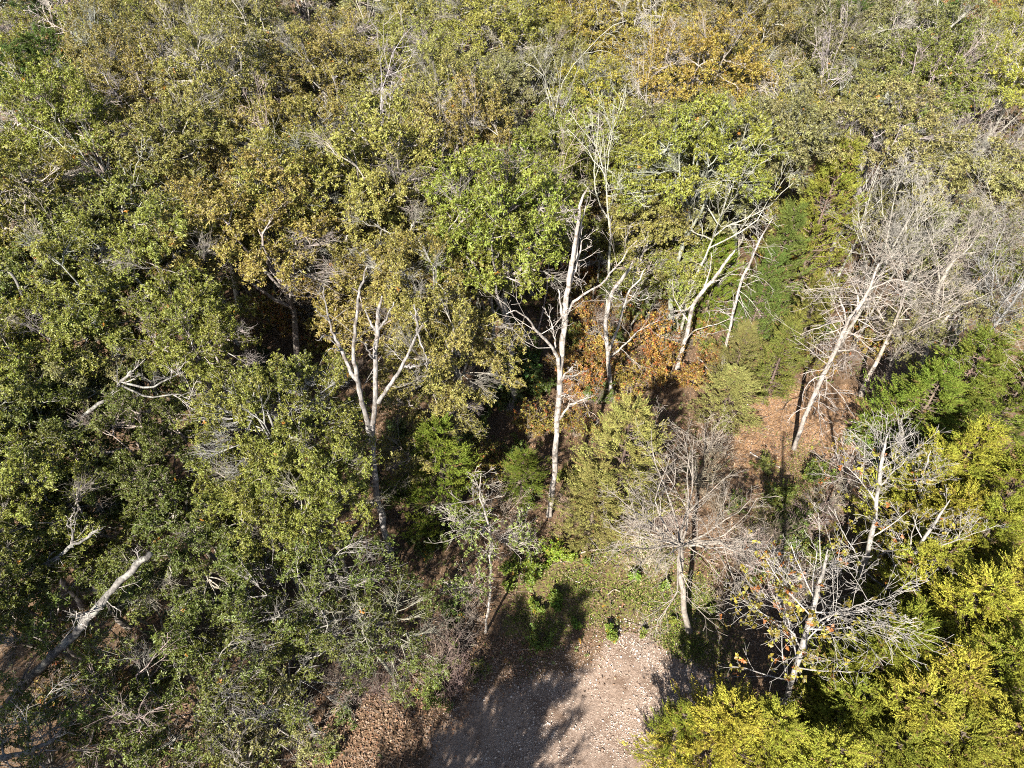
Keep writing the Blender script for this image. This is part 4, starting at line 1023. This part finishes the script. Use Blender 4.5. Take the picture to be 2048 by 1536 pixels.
for k, (px, py, kd, s, col, lb) in enumerate(US):
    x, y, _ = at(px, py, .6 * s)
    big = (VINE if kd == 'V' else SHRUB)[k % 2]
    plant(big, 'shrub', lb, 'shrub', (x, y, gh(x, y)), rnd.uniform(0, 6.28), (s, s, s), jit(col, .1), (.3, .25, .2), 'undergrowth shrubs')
BR = [
    (1420, 880, 1.3, 'grey-brown bare bush left of the straw clearing'), (1400, 950, 1.3, 'grey bare bush behind the spreading tree crown'),
    (1330, 1060, 1.2, 'brown bare bush left of the spreading tree trunk'),
    (1300, 1110, 1.1, 'low pale brush left of the spreading tree foot'), (1660, 1000, 1.1, 'brown bare bush below the clearing'),
    (1700, 960, 1.2, 'tangled brown bush above the dark pocket'), (1490, 1110, 1.1, 'brown brush right of the spreading tree'), (1540, 1180, 1.1, 'brown brush above the front gum'),
    (1450, 1230, .9, 'dim brush right of the spreading tree foot'), (1800, 760, 1.3, 'grey twig bush at the foot of the big leafless tree'), (1770, 790, 1.2, 'pale twig bush left of the right cedars'),
    (1150, 1010, 1.0, 'dry brush right of the tall dead trunk foot'), (1030, 1080, 1.0, 'dry brush above the yellow-green weeds'), (930, 1210, 1.0, 'dry brush at the sapling foot'),
    (780, 1330, 1.1, 'dry brush left of the big shadow'), (700, 1380, 1.0, 'dry brush above the litter corner'), (560, 1450, 1.1, 'dry brush by the thin oak foot'), (450, 1470, 1.2, 'tangled dry brush at the bottom edge'),
    (600, 620, 1.3, 'brown bare bush at the back of the dark hollow'), (640, 560, 1.3, 'pinkish bare bush behind the dark hollow'), (700, 500, 1.3, 'pinkish bare bush above the forked dead tree'),
    (40, 470, 1.4, 'pinkish bare bush at the left edge'), (90, 480, 1.3, 'pinkish bare bush beside the left edge oak'), (880, 1330, 1.0, 'low dry brush where the gravel begins'),
    (1640, 1180, 1.2, 'brown bush behind the front gum crown'), (1010, 1010, 1.1, 'dry brush left of the tall dead trunk foot'),
]
for k, (px, py, s, lb) in enumerate(BR):
    x, y, _ = at(px, py, .8 * s)
    plant(BRUSH[k % 3], 'bare_bush', lb, 'bush', (x, y, gh(x, y)), rnd.uniform(0, 6.28), (s, s, s), None, jit((.30, .24, .20) if k % 3 else (.40, .34, .28), .15), 'bare bushes of the undergrowth')
ZONES = [((1120, 1430, 560, 800), 26, 'VBVWB', 'in the scrub right of the tall dead trunk'), ((1430, 1720, 620, 800), 16, 'BWBV', 'in the scrub around the slender pole'), ((900, 1090, 600, 960), 18, 'WVBW', 'in the shaded gap between the dead trunks'),
         ((470, 720, 560, 740), 12, 'VBB', 'in the hollow left of the forked tree'), ((680, 960, 1270, 1420), 12, 'BBW', 'in the dry brush left of the gravel'), ((1430, 1700, 980, 1200), 14, 'BWB', 'between the spreading tree and the gums'), ((60, 620, 1130, 1480), 16, 'WBW', 'in the dark corner under the thin oaks'), ((1750, 2040, 430, 700), 14, 'BWB', 'in the thicket below the leafless saplings')]
for (x0, x1, y0, y1), cnt, kinds, phrase in ZONES:
    pts = sorted((rnd.uniform(x0, x1), rnd.uniform(y0, y1)) for _ in range(cnt)); rank = {}
    for k, (px, py) in enumerate(pts):
        kd = kinds[k % len(kinds)]; s = rnd.uniform(.6, 1.15); x, y, _ = at(px, py, .5)
        if dist_poly(np.array([x]), np.array([y]), STRAW)[0] > .3: continue
        rank[kd] = rank.get(kd, 0) + 1; which = f'{ORD[rank[kd]]} from the left {phrase}'
        if kd == 'B':
            plant(rnd.choice(BRUSH), 'bare_bush', f'brown twiggy bush, {which}', 'bush', (x, y, gh(x, y)), rnd.uniform(0, 6.28), (s, s, s), None, jit((.20, .16, .13), .2), 'scrub under the trees')
        else:
            col = rnd.choice([(.17, .13, .03), (.19, .11, .03), (.13, .13, .03)]) if kd == 'V' else rnd.choice([(.09, .12, .025), (.12, .135, .028), (.07, .09, .02)])
            plant(rnd.choice(VINE if kd == 'V' else SHRUB), 'shrub', f"{'rusty' if kd == 'V' else 'green'} shrub, {which}", 'shrub', (x, y, gh(x, y)), rnd.uniform(0, 6.28), (s, s, s), jit(col, .15), (.22, .18, .15), 'scrub under the trees')
WD = sorted((rnd.uniform(1010, 1430), rnd.uniform(1090, 1330)) for _ in range(18))
for k, (px, py) in enumerate(WD):
    x, y, _ = at(px, py, 0); s = rnd.uniform(.6, 1.2)
    plant(LOWPLANT[k % 2], 'weed', f'low green weed, {ORD[k + 1]} from the left on the grass above the gravel', 'weed', (x, y, gh(x, y)), rnd.uniform(0, 6.28), (s, s, s), jit((.13, .17, .028), .2), (.2, .18, .1), 'weeds on the grass')
# leafless saplings of the right-hand thicket
TH = [(1790, 450), (1930, 430), (2030, 440), (1770, 560), (1960, 560), (2000, 650), (1720, 470), (1890, 340), (1990, 300), (1830, 640), (2045, 560)]
for k, (px, py) in enumerate(TH):
    x, y = crown_at(px, py, 5.5); s = rnd.uniform(.75, 1.05)
    where = ['highest', 'upper', 'middle', 'lower'][min(3, int((py - 330) / 100))]
    plant((BARE + BAREHAZE)[(k * 2) % 5], 'bare_sapling', f'grey leafless sapling, {ORD[sorted(TH).index((px, py)) + 1]} from the left in the twiggy thicket at right', 'tree', (x, y, gh(x, y)), rnd.uniform(0, 6.28), (s, s, s), None, jit((.29, .268, .235), .2), 'leafless saplings of the right thicket')
# understorey filling below the canopy
YO = []
while len(YO) < 46:
    X = rnd.uniform(-34, 20); Y = rnd.uniform(20, 50); px, py = project((X, Y, 2.5))
    if 0 < px < 1500 and 0 < py < 640: YO.append((px, X, Y))
YO.sort()
for k, (px, X, Y) in enumerate(YO):
    plant(OAKYOUNG[k % 2], 'young_oak', f'young oak half hidden below the canopy, {ORD[k + 1]} of these from the left', 'tree', (X, Y, gh(X, Y)), rnd.uniform(0, 6.28), (1.2, 1.2, rnd.uniform(.7, 1.1)), jit(COL[rnd.choice('GOgOG')][0], .15), jit(BARK), 'young oaks half hidden below the canopy')

# ------------------------------------------------------------------ fallen sticks and stones
STK = [((1104, 1068), (1152, 1066), .035, 'pale broken stick lying above the grass'), ((1158, 1107), (1194, 1099), .04, 'thick pale stick on the grass left of the spreading tree'), ((1140, 1040), (1180, 1028), .03, 'grey stick right of the tall dead trunk foot'),
       ((735, 1525), (770, 1500), .03, 'dark stick on the bottom litter corner'), ((870, 1243), (905, 1240), .03, 'pale stick left of the big shadow'), ((1215, 1190), (1240, 1183), .025, 'small stick on the grass above the gravel'),
       ((1010, 960), (1065, 925), .06, 'fallen branch in the shaded gap left of the tall dead trunk'), ((880, 1180), (935, 1160), .05, 'fallen branch behind the pale sapling'), ((1160, 905), (1230, 880), .06, 'fallen branch right of the tall dead trunk'),
       ((1500, 905), (1560, 935), .05, 'fallen branch on the left of the straw clearing'), ((1640, 1010), (1700, 985), .06, 'fallen branch below the straw clearing'), ((1640, 870), (1690, 845), .04, 'stick lying on the straw clearing'),
       ((690, 1340), (760, 1305), .05, 'fallen branch in the dry brush left of the gravel'), ((1130, 1150), (1160, 1165), .03, 'short stick on the grass behind the big shadow')]
for k, (a, b, r, lb) in enumerate(STK):
    A, B = at(*a, .03), at(*b, .05); rg = np.random.default_rng(k + 400)
    e = empty('fallen_stick', A); tag(e, lb, 'stick')
    P = resample([A, (A + B) / 2 + rg.normal(size=3) * np.array([.08, .08, .01]), B], 8) - A; t = Tubes(); t.add(P[None], np.linspace(r, r * .5, 8)[None], 6)
    obj('stick_shaft', t.mesh('stick'), 'dead_wood', e, (.5, .42, .36))
    q, rq = spawn(rg, P[None], np.linspace(r, r * .5, 8)[None], 2, (.3, .9), (25, 50), (.2, .4), 4, 0, .1, .6); q[..., 2] = np.maximum(q[..., 2], 0)
    for j in range(2):
        t = Tubes(); t.add(q[j:j + 1], rq[j:j + 1], 5); obj('side_twig', t.mesh('stick_twig'), 'dead_wood', e, (.5, .42, .36))
